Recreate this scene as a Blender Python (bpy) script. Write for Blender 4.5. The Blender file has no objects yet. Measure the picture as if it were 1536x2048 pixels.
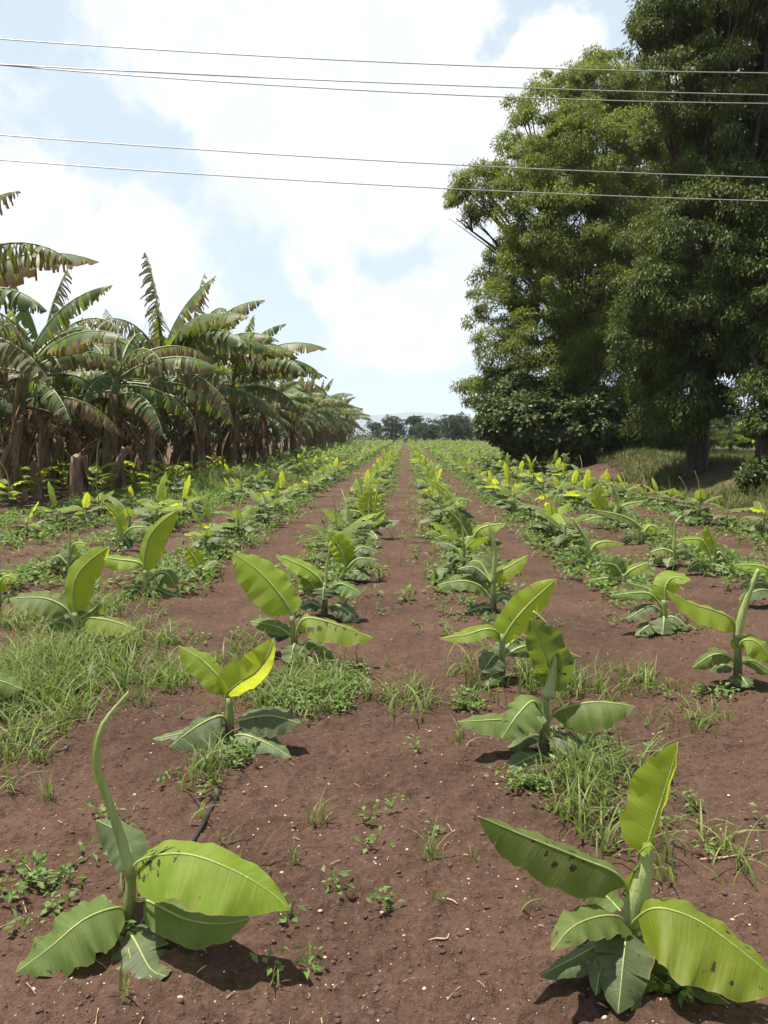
import bpy, math, random
import numpy as np
from mathutils import Vector, Matrix

random.seed(7)
rng = np.random.default_rng(7)
scene = bpy.context.scene
COL = scene.collection
rad = math.radians

# ------------------------------------------------------------------ camera
F_PX, CX, CY = 1700.0, 768.0, 1024.0
VPX, VPY, CAM_H = 812.0, 868.0, 1.6
PITCH = math.atan((CY - VPY) / F_PX)
YAW = math.atan((VPX - CX) / F_PX * math.cos(PITCH))
cam_data = bpy.data.cameras.new('camera')
cam = bpy.data.objects.new('camera', cam_data)
COL.objects.link(cam)
cam.location = (0, 0, CAM_H)
cam.rotation_euler = (math.pi / 2 - PITCH, 0, YAW)
cam_data.sensor_width = 36
cam_data.lens = F_PX / 2048 * 36
cam_data.clip_end = 20000
cam_data.clip_start = 0.05
scene.camera = cam

FWD = Vector((-math.sin(YAW) * math.cos(PITCH), math.cos(YAW) * math.cos(PITCH), -math.sin(PITCH)))
RGT = Vector((math.cos(YAW), math.sin(YAW), 0))
UPV = Vector((-math.sin(YAW) * math.sin(PITCH), math.cos(YAW) * math.sin(PITCH), math.cos(PITCH)))


def ray(px, py):
    return (FWD + RGT * ((px - CX) / F_PX) + UPV * ((CY - py) / F_PX)).normalized()


def at(px, py, Y):
    d = ray(px, py)
    return Vector((0, 0, CAM_H)) + d * (Y / d.y)


def ground_at(px, py, z=0.0):
    d = ray(px, py)
    return Vector((0, 0, CAM_H)) + d * ((z - CAM_H) / d.z)


# ------------------------------------------------------------------ light, sky, exposure
SUN_EL, SUN_AZ = rad(74), rad(-82)          # azimuth from +Y towards +X
SUNV = Vector((math.sin(SUN_AZ) * math.cos(SUN_EL), math.cos(SUN_AZ) * math.cos(SUN_EL), math.sin(SUN_EL)))
sun_data = bpy.data.lights.new('sun', 'SUN')
sun_data.energy = 5.0
sun_data.angle = rad(0.5)
sun_data.color = (1.0, 0.94, 0.83)
sun = bpy.data.objects.new('sun', sun_data)
COL.objects.link(sun)
sun.location = SUNV * 50
sun.rotation_euler = SUNV.to_track_quat('Z', 'Y').to_euler()

scene.view_settings.view_transform = 'Standard'
scene.view_settings.look = 'None'
scene.view_settings.exposure = 1.2
scene.view_settings.gamma = 1
scene.render.engine = 'CYCLES'
scene.cycles.max_bounces = 6
scene.cycles.diffuse_bounces = 3
scene.cycles.glossy_bounces = 2
scene.cycles.transmission_bounces = 4
scene.cycles.volume_bounces = 1
scene.cycles.transparent_max_bounces = 4
scene.cycles.use_denoising = True
scene.cycles.sample_clamp_indirect = 4

world = bpy.data.worlds.new('World')
scene.world = world
world.use_nodes = True


class NT:
    """small helper round a node tree"""
    def __init__(self, tree):
        self.t = tree
        tree.nodes.clear()

    def n(self, typ, **kw):
        nd = self.t.nodes.new(typ)
        for k, v in kw.items():
            if k.startswith('i_'):
                key = k[2:]
                key = int(key) if key.isdigit() else key.replace('_', ' ')
                nd.inputs[key].default_value = v
            else:
                setattr(nd, k, v)
        return nd

    def l(self, a, b):
        self.t.links.new(a, b)

    def math(self, op, a, b=None, clamp=False):
        nd = self.t.nodes.new('ShaderNodeMath')
        nd.operation = op
        nd.use_clamp = clamp
        for i, v in enumerate((a, b)):
            if v is None:
                continue
            if isinstance(v, (int, float)):
                nd.inputs[i].default_value = v
            else:
                self.l(v, nd.inputs[i])
        return nd.outputs[0]

    def mix(self, f, a, b, blend='MIX'):
        nd = self.t.nodes.new('ShaderNodeMix')
        nd.data_type = 'RGBA'
        nd.blend_type = blend
        for s, v in ((nd.inputs[0], f), (nd.inputs[6], a), (nd.inputs[7], b)):
            if isinstance(v, (int, float)):
                s.default_value = v
            elif isinstance(v, (tuple, list)):
                s.default_value = tuple(v) + ((1,) if len(v) == 3 else ())
            else:
                self.l(v, s)
        return nd.outputs[2]

    def ramp(self, f, lo, hi, a=0.0, b=1.0, smooth=True):
        nd = self.t.nodes.new('ShaderNodeMapRange')
        nd.interpolation_type = 'SMOOTHSTEP' if smooth else 'LINEAR'
        nd.inputs[1].default_value = lo
        nd.inputs[2].default_value = hi
        nd.inputs[3].default_value = a
        nd.inputs[4].default_value = b
        self.l(f, nd.inputs[0])
        return nd.outputs[0]

    def noise(self, vec, scale, detail=3, rough=0.55, dist=0.0):
        nd = self.n('ShaderNodeTexNoise', i_Scale=scale, i_Detail=detail, i_Roughness=rough, i_Distortion=dist)
        if vec is not None:
            self.l(vec, nd.inputs['Vector'])
        return nd.outputs[0]

    def scale(self, vec, s):
        nd = self.n('ShaderNodeMapping')
        nd.inputs['Scale'].default_value = s
        self.l(vec, nd.inputs['Vector'])
        return nd.outputs[0]


def build_world():
    W = NT(world.node_tree)
    out = W.n('ShaderNodeOutputWorld')
    bg = W.n('ShaderNodeBackground', i_Strength=0.05)
    sky = W.n('ShaderNodeTexSky', sky_type='NISHITA', sun_disc=False, sun_elevation=SUN_EL,
              sun_rotation=SUN_AZ, air_density=1.0, dust_density=1.6, ozone_density=1.0)
    tc = W.n('ShaderNodeTexCoord')
    d = tc.outputs['Generated']
    big = W.noise(d, 3.2, 6, 0.55, 0.3)
    fine = W.noise(d, 14.0, 8, 0.62, 0.3)
    tot = W.math('ADD', W.math('MULTIPLY', W.math('SUBTRACT', big, 0.5), 1.5),
                 W.math('MULTIPLY', W.math('SUBTRACT', fine, 0.5), 2.2))
    # cloud banks where the sky of that day has them: direction, half size (degrees), weight
    blobs = [(640, 170, 10, .95), (520, 20, 8, .7), (720, 330, 5.5, .7), (810, 400, 4, .5), (300, 20, 6, .5),
             (170, 480, 6, .6), (330, 530, 4.5, .5), (30, 430, 4, .5), (630, 545, 3.0, .75), (720, 645, 3.4, .7), (870, 640, 3.8, .75),
             (1120, 105, 3.2, .8), (1080, 200, 4.0, .75), (940, 15, 2.6, .55), (960, 320, 4, .6), (950, 470, 3, .55), (800, 690, 3, .4),
             (1900, 250, 18, .5), (-600, 300, 16, .5), (300, -1300, 20, .5), (1700, -1100, 18, .4)]
    micro = W.noise(d, 45.0, 6, 0.6, 0.2)
    acc = W.math('ADD', tot, W.math('MULTIPLY', W.math('SUBTRACT', micro, 0.5), 0.9))
    for px, py, r, w in blobs:
        c = ray(px, py)
        dp = W.n('ShaderNodeVectorMath', operation='DOT_PRODUCT')
        W.l(d, dp.inputs[0])
        dp.inputs[1].default_value = c
        m = W.ramp(dp.outputs['Value'], math.cos(rad(r * 1.15)), math.cos(rad(r * 0.3)), 0, w)
        acc = W.math('ADD', acc, m)
    mask = W.ramp(acc, 0.08, 0.70)
    # thin milky veil that thickens toward the horizon
    sep = W.n('ShaderNodeSeparateXYZ')
    W.l(d, sep.inputs[0])
    veil = W.ramp(sep.outputs[2], 0.0, 0.35, 0.90, 0.78)
    blue = W.mix(veil, sky.outputs[0], (6.9, 8.0, 8.9))
    greyv = W.math('MULTIPLY', W.ramp(W.math('ADD', W.math('MULTIPLY', fine, .6), W.math('MULTIPLY', micro, .4)), 0.40, 0.62), 0.75)
    cloud = W.mix(greyv, (9.4, 9.4, 9.4), (7.6, 8.1, 8.7))
    col = W.mix(mask, blue, cloud)
    W.l(col, bg.inputs['Color'])
    W.l(bg.outputs[0], out.inputs['Surface'])


build_world()

# ------------------------------------------------------------------ numpy noise and the lie of the land


def _hash(ix, iy, seed):
    n = (ix.astype(np.int64) * 374761393 + iy.astype(np.int64) * 668265263 + seed * 1442695041) & 0x7fffffff
    n = ((n ^ (n >> 13)) * 1274126177) & 0x7fffffff
    return ((n ^ (n >> 16)) & 0xffff) / 65535.0


def vnoise(x, y, seed=0):
    ix, iy = np.floor(x), np.floor(y)
    fx, fy = x - ix, y - iy
    ux, uy = fx * fx * (3 - 2 * fx), fy * fy * (3 - 2 * fy)
    a, b = _hash(ix, iy, seed), _hash(ix + 1, iy, seed)
    c, d = _hash(ix, iy + 1, seed), _hash(ix + 1, iy + 1, seed)
    return (a * (1 - ux) + b * ux) * (1 - uy) + (c * (1 - ux) + d * ux) * uy - 0.5


def sstep(x, a, b):
    t = np.clip((x - a) / (b - a), 0, 1)
    return t * t * (3 - 2 * t)


ROWS = {-5: -7.1, -4: -5.65, -3: -4.1, -2: -2.55, -1: -0.87, 1: 0.70, 2: 2.22, 3: 3.75, 4: 5.25, 5: 6.75, 6: 8.3, 7: 9.8}


def height(x, y):
    x = np.asarray(x, float)
    y = np.asarray(y, float)
    dist = np.hypot(x, y)
    near = 1 - sstep(dist, 25, 60)
    h = 0.05 * vnoise(x * 0.7, y * 0.7, 1) + 0.03 * near * np.abs(vnoise(x * 4.3 + 9, y * 4.3, 14)) + 0.030 * vnoise(x * 3, y * 3, 2) * near
    cl = vnoise(x * 9, y * 9, 3) + 0.6 * vnoise(x * 21, y * 21, 4)
    h = h + near * (0.026 * cl + 0.016 * np.clip(vnoise(x * 33, y * 33, 11), -.2, .5) + 0.012 * np.clip(vnoise(x * 60 + 3, y * 60, 12) - .1, 0, 1) + 0.022 * np.clip(vnoise(x * 13 + 5, y * 13, 5) - 0.22, 0, 1) * 2
                    - 0.03 * np.clip(vnoise(x * 6 + 3, y * 9, 8) - 0.3, 0, 1) * 2 + 0.007 * vnoise(x * 45, y * 45, 6))
    for k, rx in ROWS.items():
        if -4 <= k <= 4:
            h = h + 0.03 * np.exp(-((x - rx) / 0.3) ** 2) * near
    # grassy bank under the trees at the right
    edge = 6.9 + 0.9 * vnoise(y * 0.12, y * 0 + 2, 7) + 0.035 * np.clip(y - 30, 0, 60)
    bank = sstep(x, edge, edge + 2.0) * sstep(y, 9, 18) * (1 - 0.6 * sstep(y, 45, 90))
    h = h + 0.72 * bank * (1 + 0.5 * vnoise(x * 0.3, y * 0.3, 9))
    h = h + 0.55 * np.exp(-((x - 7.3) / 1.5) ** 2 - ((y - 31) / 2.6) ** 2)
    h = h + 1.5 * sstep(dist, 300, 900)*0
    return h


def hz(x, y):
    return float(height(x, y))


# ------------------------------------------------------------------ mesh helpers


class MB:
    """collects vertices, faces, one uv per vertex, a material slot per face"""
    def __init__(self):
        self.v, self.f, self.uv, self.m = [], [], [], []

    def grid(self, pts, uvs, mat=0, flip=False):
        """pts[i][j] -> quads"""
        o = len(self.v)
        n, m = len(pts), len(pts[0])
        for i in range(n):
            for j in range(m):
                self.v.append(tuple(pts[i][j]))
                self.uv.append(uvs[i][j])
        for i in range(n - 1):
            for j in range(m - 1):
                a = o + i * m + j
                q = (a, a + 1, a + m + 1, a + m)
                self.f.append(q[::-1] if flip else q)
                self.m.append(mat)

    def tube(self, pts, radii, sides=8, mat=0, cap=True, squash=None):
        n = len(pts)
        o = len(self.v)
        ref = Vector((0.31, 0.77, 0.2)).normalized()
        for i, p in enumerate(pts):
            p = Vector(p)
            t = (Vector(pts[min(i + 1, n - 1)]) - Vector(pts[max(i - 1, 0)]))
            t = t.normalized() if t.length > 1e-9 else Vector((0, 0, 1))
            a = t.cross(ref)
            if a.length < 1e-3:
                a = t.cross(Vector((1, 0, 0)))
            a.normalize()
            b = t.cross(a)
            for k in range(sides):
                an = 2 * math.pi * k / sides
                q = p + (a * math.cos(an) + b * math.sin(an)) * radii[i]
                self.v.append(tuple(q))
                self.uv.append((k / sides, i / max(1, n - 1)))
        for i in range(n - 1):
            for k in range(sides):
                k2 = (k + 1) % sides
                self.f.append((o + i * sides + k, o + i * sides + k2, o + (i + 1) * sides + k2, o + (i + 1) * sides + k))
                self.m.append(mat)
        if cap:
            self.f.append(tuple(o + (n - 1) * sides + k for k in range(sides)))
            self.m.append(mat)
            self.f.append(tuple(o + k for k in reversed(range(sides))))
            self.m.append(mat)

    def mesh(self, name, mats, smooth=True):
        me = bpy.data.meshes.new(name)
        me.from_pydata(self.v, [], self.f)
        for mt in mats:
            me.materials.append(mt)
        uvl = me.uv_layers.new(name='UVMap')
        li = np.empty(len(me.loops), np.int32)
        me.loops.foreach_get('vertex_index', li)
        uv = np.array(self.uv, np.float32)[li]
        uvl.data.foreach_set('uv', uv.ravel())
        me.polygons.foreach_set('material_index', np.array(self.m, np.int32))
        me.polygons.foreach_set('use_smooth', np.full(len(self.f), smooth))
        me.update()
        return me


def np_mesh(name, verts, quads, mats, uv=None, mat_index=None, smooth=False):
    """big mesh out of arrays; quads (n,4) or (n,3)"""
    me = bpy.data.meshes.new(name)
    nv, nf, k = len(verts), len(quads), quads.shape[1]
    me.vertices.add(nv)
    me.vertices.foreach_set('co', np.asarray(verts, np.float32).ravel())
    me.loops.add(nf * k)
    me.loops.foreach_set('vertex_index', np.asarray(quads, np.int32).ravel())
    me.polygons.add(nf)
    me.polygons.foreach_set('loop_start', np.arange(nf, dtype=np.int32) * k)
    me.polygons.foreach_set('loop_total', np.full(nf, k, np.int32))
    for mt in mats:
        me.materials.append(mt)
    if mat_index is not None:
        me.polygons.foreach_set('material_index', np.asarray(mat_index, np.int32))
    me.polygons.foreach_set('use_smooth', np.full(nf, smooth))
    if uv is not None:
        ul = me.uv_layers.new(name='UVMap')
        ul.data.foreach_set('uv', np.asarray(uv, np.float32)[np.asarray(quads).ravel()].ravel())
    me.update(calc_edges=True)
    me.validate()
    return me


def link(name, me, parent=None):
    o = bpy.data.objects.new(name, me)
    COL.objects.link(o)
    if parent is not None:
        o.parent = parent
    return o


def thing(name, label, cat, loc=(0, 0, 0), rz=0.0, group=None, me=None):
    o = bpy.data.objects.new(name, me)
    COL.objects.link(o)
    o.location = loc
    o.rotation_euler = (0, 0, rz)
    if me is None:
        o.empty_display_size = 0.1
    o['label'] = label
    o['category'] = cat
    if group:
        o['group'] = group
    return o


def copy_thing(src, kids, loc, rz, sc, label, group):
    c = src.copy()
    COL.objects.link(c)
    c.location = loc
    c.rotation_euler = (0, 0, rz)
    c.scale = (sc, sc, sc) if isinstance(sc, float) else sc
    c['label'] = label
    if group:
        c['group'] = group
    for k in kids:
        d = k.copy()
        COL.objects.link(d)
        d.parent = c
    return c


# ------------------------------------------------------------------ materials


def material(name):
    m = bpy.data.materials.new(name)
    m.use_nodes = True
    return m, NT(m.node_tree)


def leaf_material(name, col_a, col_b, trans_col, trans=0.4, rough=0.58, spots=0.0, brown_edge=0.0, under=(0.15, 0.2, 0.08),
                  vein=60.0, brown=(0.045, 0.03, 0.018), var=0.3, gain=0.88):
    """banana blade: uv.x across (0.5 = midrib), uv.y along"""
    m, N = material(name)
    out = N.n('ShaderNodeOutputMaterial')
    uvn = N.n('ShaderNodeUVMap')
    sep = N.n('ShaderNodeSeparateXYZ')
    N.l(uvn.outputs[0], sep.inputs[0])
    across = N.math('ABSOLUTE', N.math('SUBTRACT', sep.outputs[0], 0.5))
    slant = N.math('SUBTRACT', sep.outputs[1], N.math('MULTIPLY', across, 0.12))
    oi = N.n('ShaderNodeObjectInfo')
    comb = N.n('ShaderNodeCombineXYZ')
    N.l(across, comb.inputs[0])
    N.l(slant, comb.inputs[1])
    N.l(N.math('MULTIPLY', oi.outputs['Random'], 37.0), comb.inputs[2])
    v_str = N.noise(N.scale(comb.outputs[0], (1.5, vein, 1)), 1.0, 3, 0.6)
    tc = N.n('ShaderNodeTexCoord')
    blotch = N.noise(tc.outputs['Object'], 7.0, 3, 0.6)
    f = N.ramp(N.math('ADD', N.math('MULTIPLY', v_str, 0.55), N.math('MULTIPLY', blotch, 0.65)), 0.45, 0.76)
    col = N.mix(f, col_a, col_b)
    # per leaf variation in value
    hv = N.n('ShaderNodeHueSaturation')
    N.l(N.math('ADD', gain * (1 - var / 2), N.math('MULTIPLY', oi.outputs['Random'], gain * var)), hv.inputs['Value'])
    N.l(N.math('ADD', 0.49, N.math('MULTIPLY', oi.outputs['Random'], 0.02)), hv.inputs['Hue'])
    N.l(col, hv.inputs['Color'])
    col = hv.outputs[0]
    geo = N.n('ShaderNodeNewGeometry')
    col = N.mix(N.math('MULTIPLY', geo.outputs['Backfacing'], 0.65), col, under)
    tcol = N.mix(N.math('MULTIPLY', N.ramp(v_str, 0.35, 0.7), 0.35), trans_col, tuple(c * 0.55 for c in trans_col))
    em0 = N.ramp(N.math('ADD', across, N.math('MULTIPLY', N.math('SUBTRACT', blotch, 0.5), 0.06)), 0.478, 0.497, 0, .75)
    if brown_edge == 0:
        tip = N.ramp(N.math('ADD', sep.outputs[1], N.math('MULTIPLY', N.math('SUBTRACT', blotch, 0.5), 0.12)), 0.965, 0.985, 0, .85)
        em0 = N.math('MAXIMUM', em0, tip)
        col = N.mix(em0, col, (0.20, 0.14, 0.055))
        # dust and soil splashed on the blade
        dust = N.noise(tc.outputs['Object'], 38.0, 3, 0.7)
        col = N.mix(N.math('MULTIPLY', N.ramp(N.math('ADD', dust, N.math('MULTIPLY', N.math('SUBTRACT', blotch, .5), .8)), 0.56, 0.78), .5), col, (0.17, 0.14, 0.075))
    if spots > 0:
        sp = N.noise(N.scale(comb.outputs[0], (4.5, 15, 1)), 1.0, 3, 0.6)
        where = N.noise(N.scale(comb.outputs[0], (2.0, 2.2, 1.7)), 1.0, 1, 0.5)
        sp = N.math('ADD', sp, N.math('MULTIPLY', N.math('SUBTRACT', where, 0.5), 0.7))
        sm = N.ramp(sp, 0.765 - 0.10 * spots, 0.80 - 0.10 * spots)
        col = N.mix(sm, col, brown)
        tcol = N.mix(sm, tcol, brown)
    if brown_edge > 0:
        e = N.math('ADD', N.math('MULTIPLY', across, 2.0), N.math('MULTIPLY', N.math('SUBTRACT', v_str, 0.5), 1.3))
        e = N.math('ADD', e, N.math('MULTIPLY', N.math('SUBTRACT', blotch, 0.5), 0.9))
        e = N.math('ADD', e, N.math('MULTIPLY', N.math('SUBTRACT', oi.outputs['Random'], 0.5), 0.7))
        em = N.ramp(e, 1.15 - brown_edge, 1.4 - brown_edge)
        dry = N.mix(v_str, (0.15, 0.09, 0.042), (0.34, 0.25, 0.15))
        col = N.mix(em, col, dry)
        tcol = N.mix(em, tcol, (0.12, 0.075, 0.03))
    bs = N.n('ShaderNodeBsdfPrincipled', i_Roughness=rough)
    bs.inputs['Specular IOR Level'].default_value = 0.22
    N.l(col, bs.inputs['Base Color'])
    bmp = N.n('ShaderNodeBump', i_Strength=0.35, i_Distance=0.005)
    N.l(v_str, bmp.inputs['Height'])
    N.l(bmp.outputs[0], bs.inputs['Normal'])
    tr = N.n('ShaderNodeBsdfTranslucent')
    N.l(tcol, tr.inputs['Color'])
    mx = N.n('ShaderNodeMixShader', i_0=trans)
    N.l(bs.outputs[0], mx.inputs[1])
    N.l(tr.outputs[0], mx.inputs[2])
    N.l(mx.outputs[0], out.inputs['Surface'])
    return m


def simple_leaf(name, cols, trans_col, trans=0.3, rough=0.55, clump=0.5):
    """small foliage: colour varies leaf by leaf"""
    m, N = material(name)
    out = N.n('ShaderNodeOutputMaterial')
    geo = N.n('ShaderNodeNewGeometry')
    tc = N.n('ShaderNodeTexCoord')
    cl = N.noise(tc.outputs['Object'], clump, 2)
    r = N.math('ADD', N.math('MULTIPLY', geo.outputs['Random Per Island'], 0.7), N.math('MULTIPLY', N.math('SUBTRACT', cl, 0.3), 0.8))
    cr = N.n('ShaderNodeValToRGB')
    els = cr.color_ramp.elements
    els[0].position, els[1].position = 0.05, 0.95
    els[0].color, els[1].color = (*cols[0], 1), (*cols[-1], 1)
    for i, c in enumerate(cols[1:-1]):
        e = els.new((i + 1) / (len(cols) - 1))
        e.color = (*c, 1)
    N.l(r, cr.inputs[0])
    bs = N.n('ShaderNodeBsdfPrincipled', i_Roughness=rough)
    bs.inputs['Specular IOR Level'].default_value = 0.3
    N.l(cr.outputs[0], bs.inputs['Base Color'])
    tr = N.n('ShaderNodeBsdfTranslucent')
    N.l(N.mix(0.5, cr.outputs[0], trans_col), tr.inputs['Color'])
    mx = N.n('ShaderNodeMixShader', i_0=trans)
    N.l(bs.outputs[0], mx.inputs[1])
    N.l(tr.outputs[0], mx.inputs[2])
    N.l(mx.outputs[0], out.inputs['Surface'])
    return m


def bark_material(name, a, b, sx=(6, 6, 1.2), rough=0.85, uvs=None, c=None, trans=0.0):
    m, N = material(name)
    out = N.n('ShaderNodeOutputMaterial')
    tc = N.n('ShaderNodeTexCoord')
    nz = N.noise(N.scale(tc.outputs['Object'], sx), 3.0, 5, 0.65, 0.4)
    col = N.mix(N.ramp(nz, 0.35, 0.68), a, b)
    if c is not None:       # third colour by height along the uv
        uvn = N.n('ShaderNodeUVMap')
        sep = N.n('ShaderNodeSeparateXYZ')
        N.l(uvn.outputs[0], sep.inputs[0])
        f = N.ramp(N.math('ADD', sep.outputs[1], N.math('MULTIPLY', N.math('SUBTRACT', nz, 0.5), 0.8)), uvs[0], uvs[1])
        col = N.mix(f, col, c)
    bs = N.n('ShaderNodeBsdfPrincipled', i_Roughness=rough)
    N.l(col, bs.inputs['Base Color'])
    bmp = N.n('ShaderNodeBump', i_Strength=0.6, i_Distance=0.02)
    N.l(nz, bmp.inputs['Height'])
    N.l(bmp.outputs[0], bs.inputs['Normal'])
    if trans:
        tr = N.n('ShaderNodeBsdfTranslucent')
        N.l(col, tr.inputs['Color'])
        mx = N.n('ShaderNodeMixShader', i_0=trans)
        N.l(bs.outputs[0], mx.inputs[1])
        N.l(tr.outputs[0], mx.inputs[2])
        N.l(mx.outputs[0], out.inputs['Surface'])
    else:
        N.l(bs.outputs[0], out.inputs['Surface'])
    return m


def soil_material():
    m, N = material('soil')
    out = N.n('ShaderNodeOutputMaterial')
    tc = N.n('ShaderNodeTexCoord')
    P = tc.outputs['Object']
    n1 = N.noise(P, 1.1, 4)
    n2 = N.noise(P, 9.0, 5, 0.65)
    n3 = N.noise(P, 55.0, 4, 0.7)
    col = N.mix(N.ramp(n1, 0.3, 0.7), (0.053, 0.0295, 0.0195), (0.089, 0.050, 0.0335))
    col = N.mix(N.math('MULTIPLY', N.ramp(n2, 0.45, 0.75), 0.55), col, (0.115, 0.071, 0.052))
    col = N.mix(N.math('MULTIPLY', N.ramp(n3, 0.5, 0.7), 0.4), col, (0.13, 0.086, 0.069))
    col = N.mix(N.math('MULTIPLY', N.ramp(n3, 0.5, 0.3), 0.5), col, (0.034, 0.018, 0.013))
    n4 = N.noise(P, 22.0, 5, 0.75, 0.6)
    col = N.mix(N.math('MULTIPLY', N.ramp(n4, 0.42, 0.30), 0.75), col, (0.022, 0.012, 0.009))
    # small grit
    vo = N.n('ShaderNodeTexVoronoi', i_Scale=48.0)
    N.l(P, vo.inputs['Vector'])
    grit = N.ramp(vo.outputs['Distance'], 0.16, 0.10)
    sepc = N.n('ShaderNodeSeparateColor')
    N.l(vo.outputs['Color'], sepc.inputs[0])
    grit = N.math('MULTIPLY', grit, N.ramp(sepc.outputs[0], 0.80, 0.84))
    col = N.mix(grit, col, (0.36, 0.25, 0.18))
    # grown-over land: the bank, the far country
    sep = N.n('ShaderNodeSeparateXYZ')
    N.l(P, sep.inputs[0])
    ng = N.noise(P, 0.5, 4, 0.6)
    jit = N.math('MULTIPLY', N.math('SUBTRACT', ng, 0.5), 5.0)
    gx = N.ramp(N.math('ADD', sep.outputs[0], jit), 6.4, 8.2)
    gy = N.ramp(sep.outputs[1], 11.0, 16.0)
    g1 = N.math('MULTIPLY', gx, gy)
    g2 = N.ramp(N.math('ADD', sep.outputs[1], N.math('MULTIPLY', jit, 6.0)), 90, 150)
    g3 = N.ramp(N.math('ADD', sep.outputs[0], jit), -8.0, -10.5)
    g = N.math('MAXIMUM', g1, g2)
    gcol = N.mix(n2, (0.04, 0.055, 0.016), (0.075, 0.075, 0.028))
    gcol = N.mix(N.ramp(n1, 0.50, 0.60), gcol, (0.13, 0.075, 0.05))
    col = N.mix(N.math('MULTIPLY', g, 0.9), col, gcol)
    col = N.mix(N.math('MULTIPLY', g3, 0.7), col, (0.075, 0.05, 0.03))
    bs = N.n('ShaderNodeBsdfPrincipled', i_Roughness=0.95)
    bs.inputs['Specular IOR Level'].default_value = 0.15
    N.l(col, bs.inputs['Base Color'])
    b1 = N.n('ShaderNodeBump', i_Strength=1.0, i_Distance=0.022)
    hmix = N.math('ADD', N.math('ADD', N.math('MULTIPLY', n3, 0.8), N.math('MULTIPLY', n4, 1.1)), N.math('ADD', n2, N.math('MULTIPLY', grit, 0.5)))
    N.l(hmix, b1.inputs['Height'])
    N.l(b1.outputs[0], bs.inputs['Normal'])
    N.l(bs.outputs[0], out.inputs['Surface'])
    return m


def plain(name, col, rough=0.7, metal=0.0, nscale=20.0, var=0.3):
    m, N = material(name)
    out = N.n('ShaderNodeOutputMaterial')
    tc = N.n('ShaderNodeTexCoord')
    nz = N.noise(tc.outputs['Object'], nscale, 3)
    geo = N.n('ShaderNodeNewGeometry')
    f = N.math('ADD', N.math('MULTIPLY', nz, 0.5), N.math('MULTIPLY', geo.outputs['Random Per Island'], 0.5))
    c = N.mix(f, tuple(x * (1 - var) for x in col), tuple(min(1, x * (1 + var)) for x in col))
    bs = N.n('ShaderNodeBsdfPrincipled', i_Roughness=rough, i_Metallic=metal)
    N.l(c, bs.inputs['Base Color'])
    N.l(bs.outputs[0], out.inputs['Surface'])
    return m


M = {}
M['soil'] = soil_material()
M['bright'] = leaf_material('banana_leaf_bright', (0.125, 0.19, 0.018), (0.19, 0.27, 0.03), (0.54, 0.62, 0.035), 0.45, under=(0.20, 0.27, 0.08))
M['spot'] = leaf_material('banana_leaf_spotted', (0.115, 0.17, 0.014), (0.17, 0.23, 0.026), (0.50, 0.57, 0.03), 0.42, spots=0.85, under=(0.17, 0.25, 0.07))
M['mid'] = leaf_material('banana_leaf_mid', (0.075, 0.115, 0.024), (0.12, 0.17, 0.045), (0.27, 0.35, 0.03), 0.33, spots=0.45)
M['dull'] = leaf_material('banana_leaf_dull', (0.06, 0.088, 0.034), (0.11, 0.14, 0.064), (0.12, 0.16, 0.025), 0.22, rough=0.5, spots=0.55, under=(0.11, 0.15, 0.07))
M['yellow'] = leaf_material('banana_leaf_new', (0.16, 0.24, 0.02), (0.26, 0.33, 0.035), (0.55, 0.62, 0.045), 0.5, under=(0.34, 0.38, 0.14), spots=0.2)
M['rib'] = bark_material('banana_midrib', (0.30, 0.38, 0.10), (0.40, 0.46, 0.17), (4, 4, 4), 0.45, trans=.4)
M['stem'] = bark_material('young_pseudostem', (0.035, 0.03, 0.018), (0.07, 0.05, 0.03), (5, 5, 1), 0.6, (0.25, 0.7), (0.15, 0.19, 0.05))
M['spear'] = bark_material('rolled_spear_leaf', (0.32, 0.40, 0.12), (0.44, 0.50, 0.22), (20, 20, 1), 0.45, trans=.35)
M['old'] = leaf_material('old_banana_leaf', (0.05, 0.082, 0.017), (0.115, 0.155, 0.044), (0.24, 0.31, 0.03), 0.34, rough=0.48, brown_edge=0.33, under=(0.075, 0.11, 0.055), vein=40)
M['oldbrown'] = leaf_material('old_banana_leaf_browning', (0.065, 0.09, 0.02), (0.13, 0.15, 0.045), (0.24, 0.27, 0.04), 0.3, rough=0.6, brown_edge=0.62, under=(0.12, 0.11, 0.06), vein=40)
M['dry'] = leaf_material('dry_banana_leaf', (0.055, 0.032, 0.017), (0.22, 0.145, 0.08), (0.12, 0.07, 0.025), 0.15, rough=0.8, under=(0.17, 0.11, 0.06), vein=30)
M['oldrib'] = bark_material('old_midrib', (0.13, 0.17, 0.06), (0.22, 0.24, 0.11), (4, 4, 4), 0.5)
M['oldstem'] = bark_material('old_pseudostem', (0.05, 0.034, 0.018), (0.26, 0.17, 0.095), (9, 9, 0.8), 0.8, (0.45, 1.0), (0.10, 0.12, 0.04))
M['stump'] = bark_material('cut_stump', (0.09, 0.055, 0.035), (0.26, 0.17, 0.11), (9, 9, 1.0), 0.85)
M['cut'] = plain('cut_face', (0.55, 0.47, 0.36), 0.8)
M['bark'] = bark_material('tree_bark', (0.022, 0.015, 0.011), (0.06, 0.04, 0.029), (4, 4, 1))
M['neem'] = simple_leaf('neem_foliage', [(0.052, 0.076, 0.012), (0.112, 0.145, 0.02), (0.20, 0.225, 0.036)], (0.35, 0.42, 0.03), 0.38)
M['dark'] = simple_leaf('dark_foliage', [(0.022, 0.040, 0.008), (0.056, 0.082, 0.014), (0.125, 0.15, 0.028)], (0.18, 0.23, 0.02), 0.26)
M['bush'] = simple_leaf('bush_foliage', [(0.03, 0.048, 0.012), (0.065, 0.088, 0.02), (0.10, 0.12, 0.035)], (0.14, 0.19, 0.03), 0.25)
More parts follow.
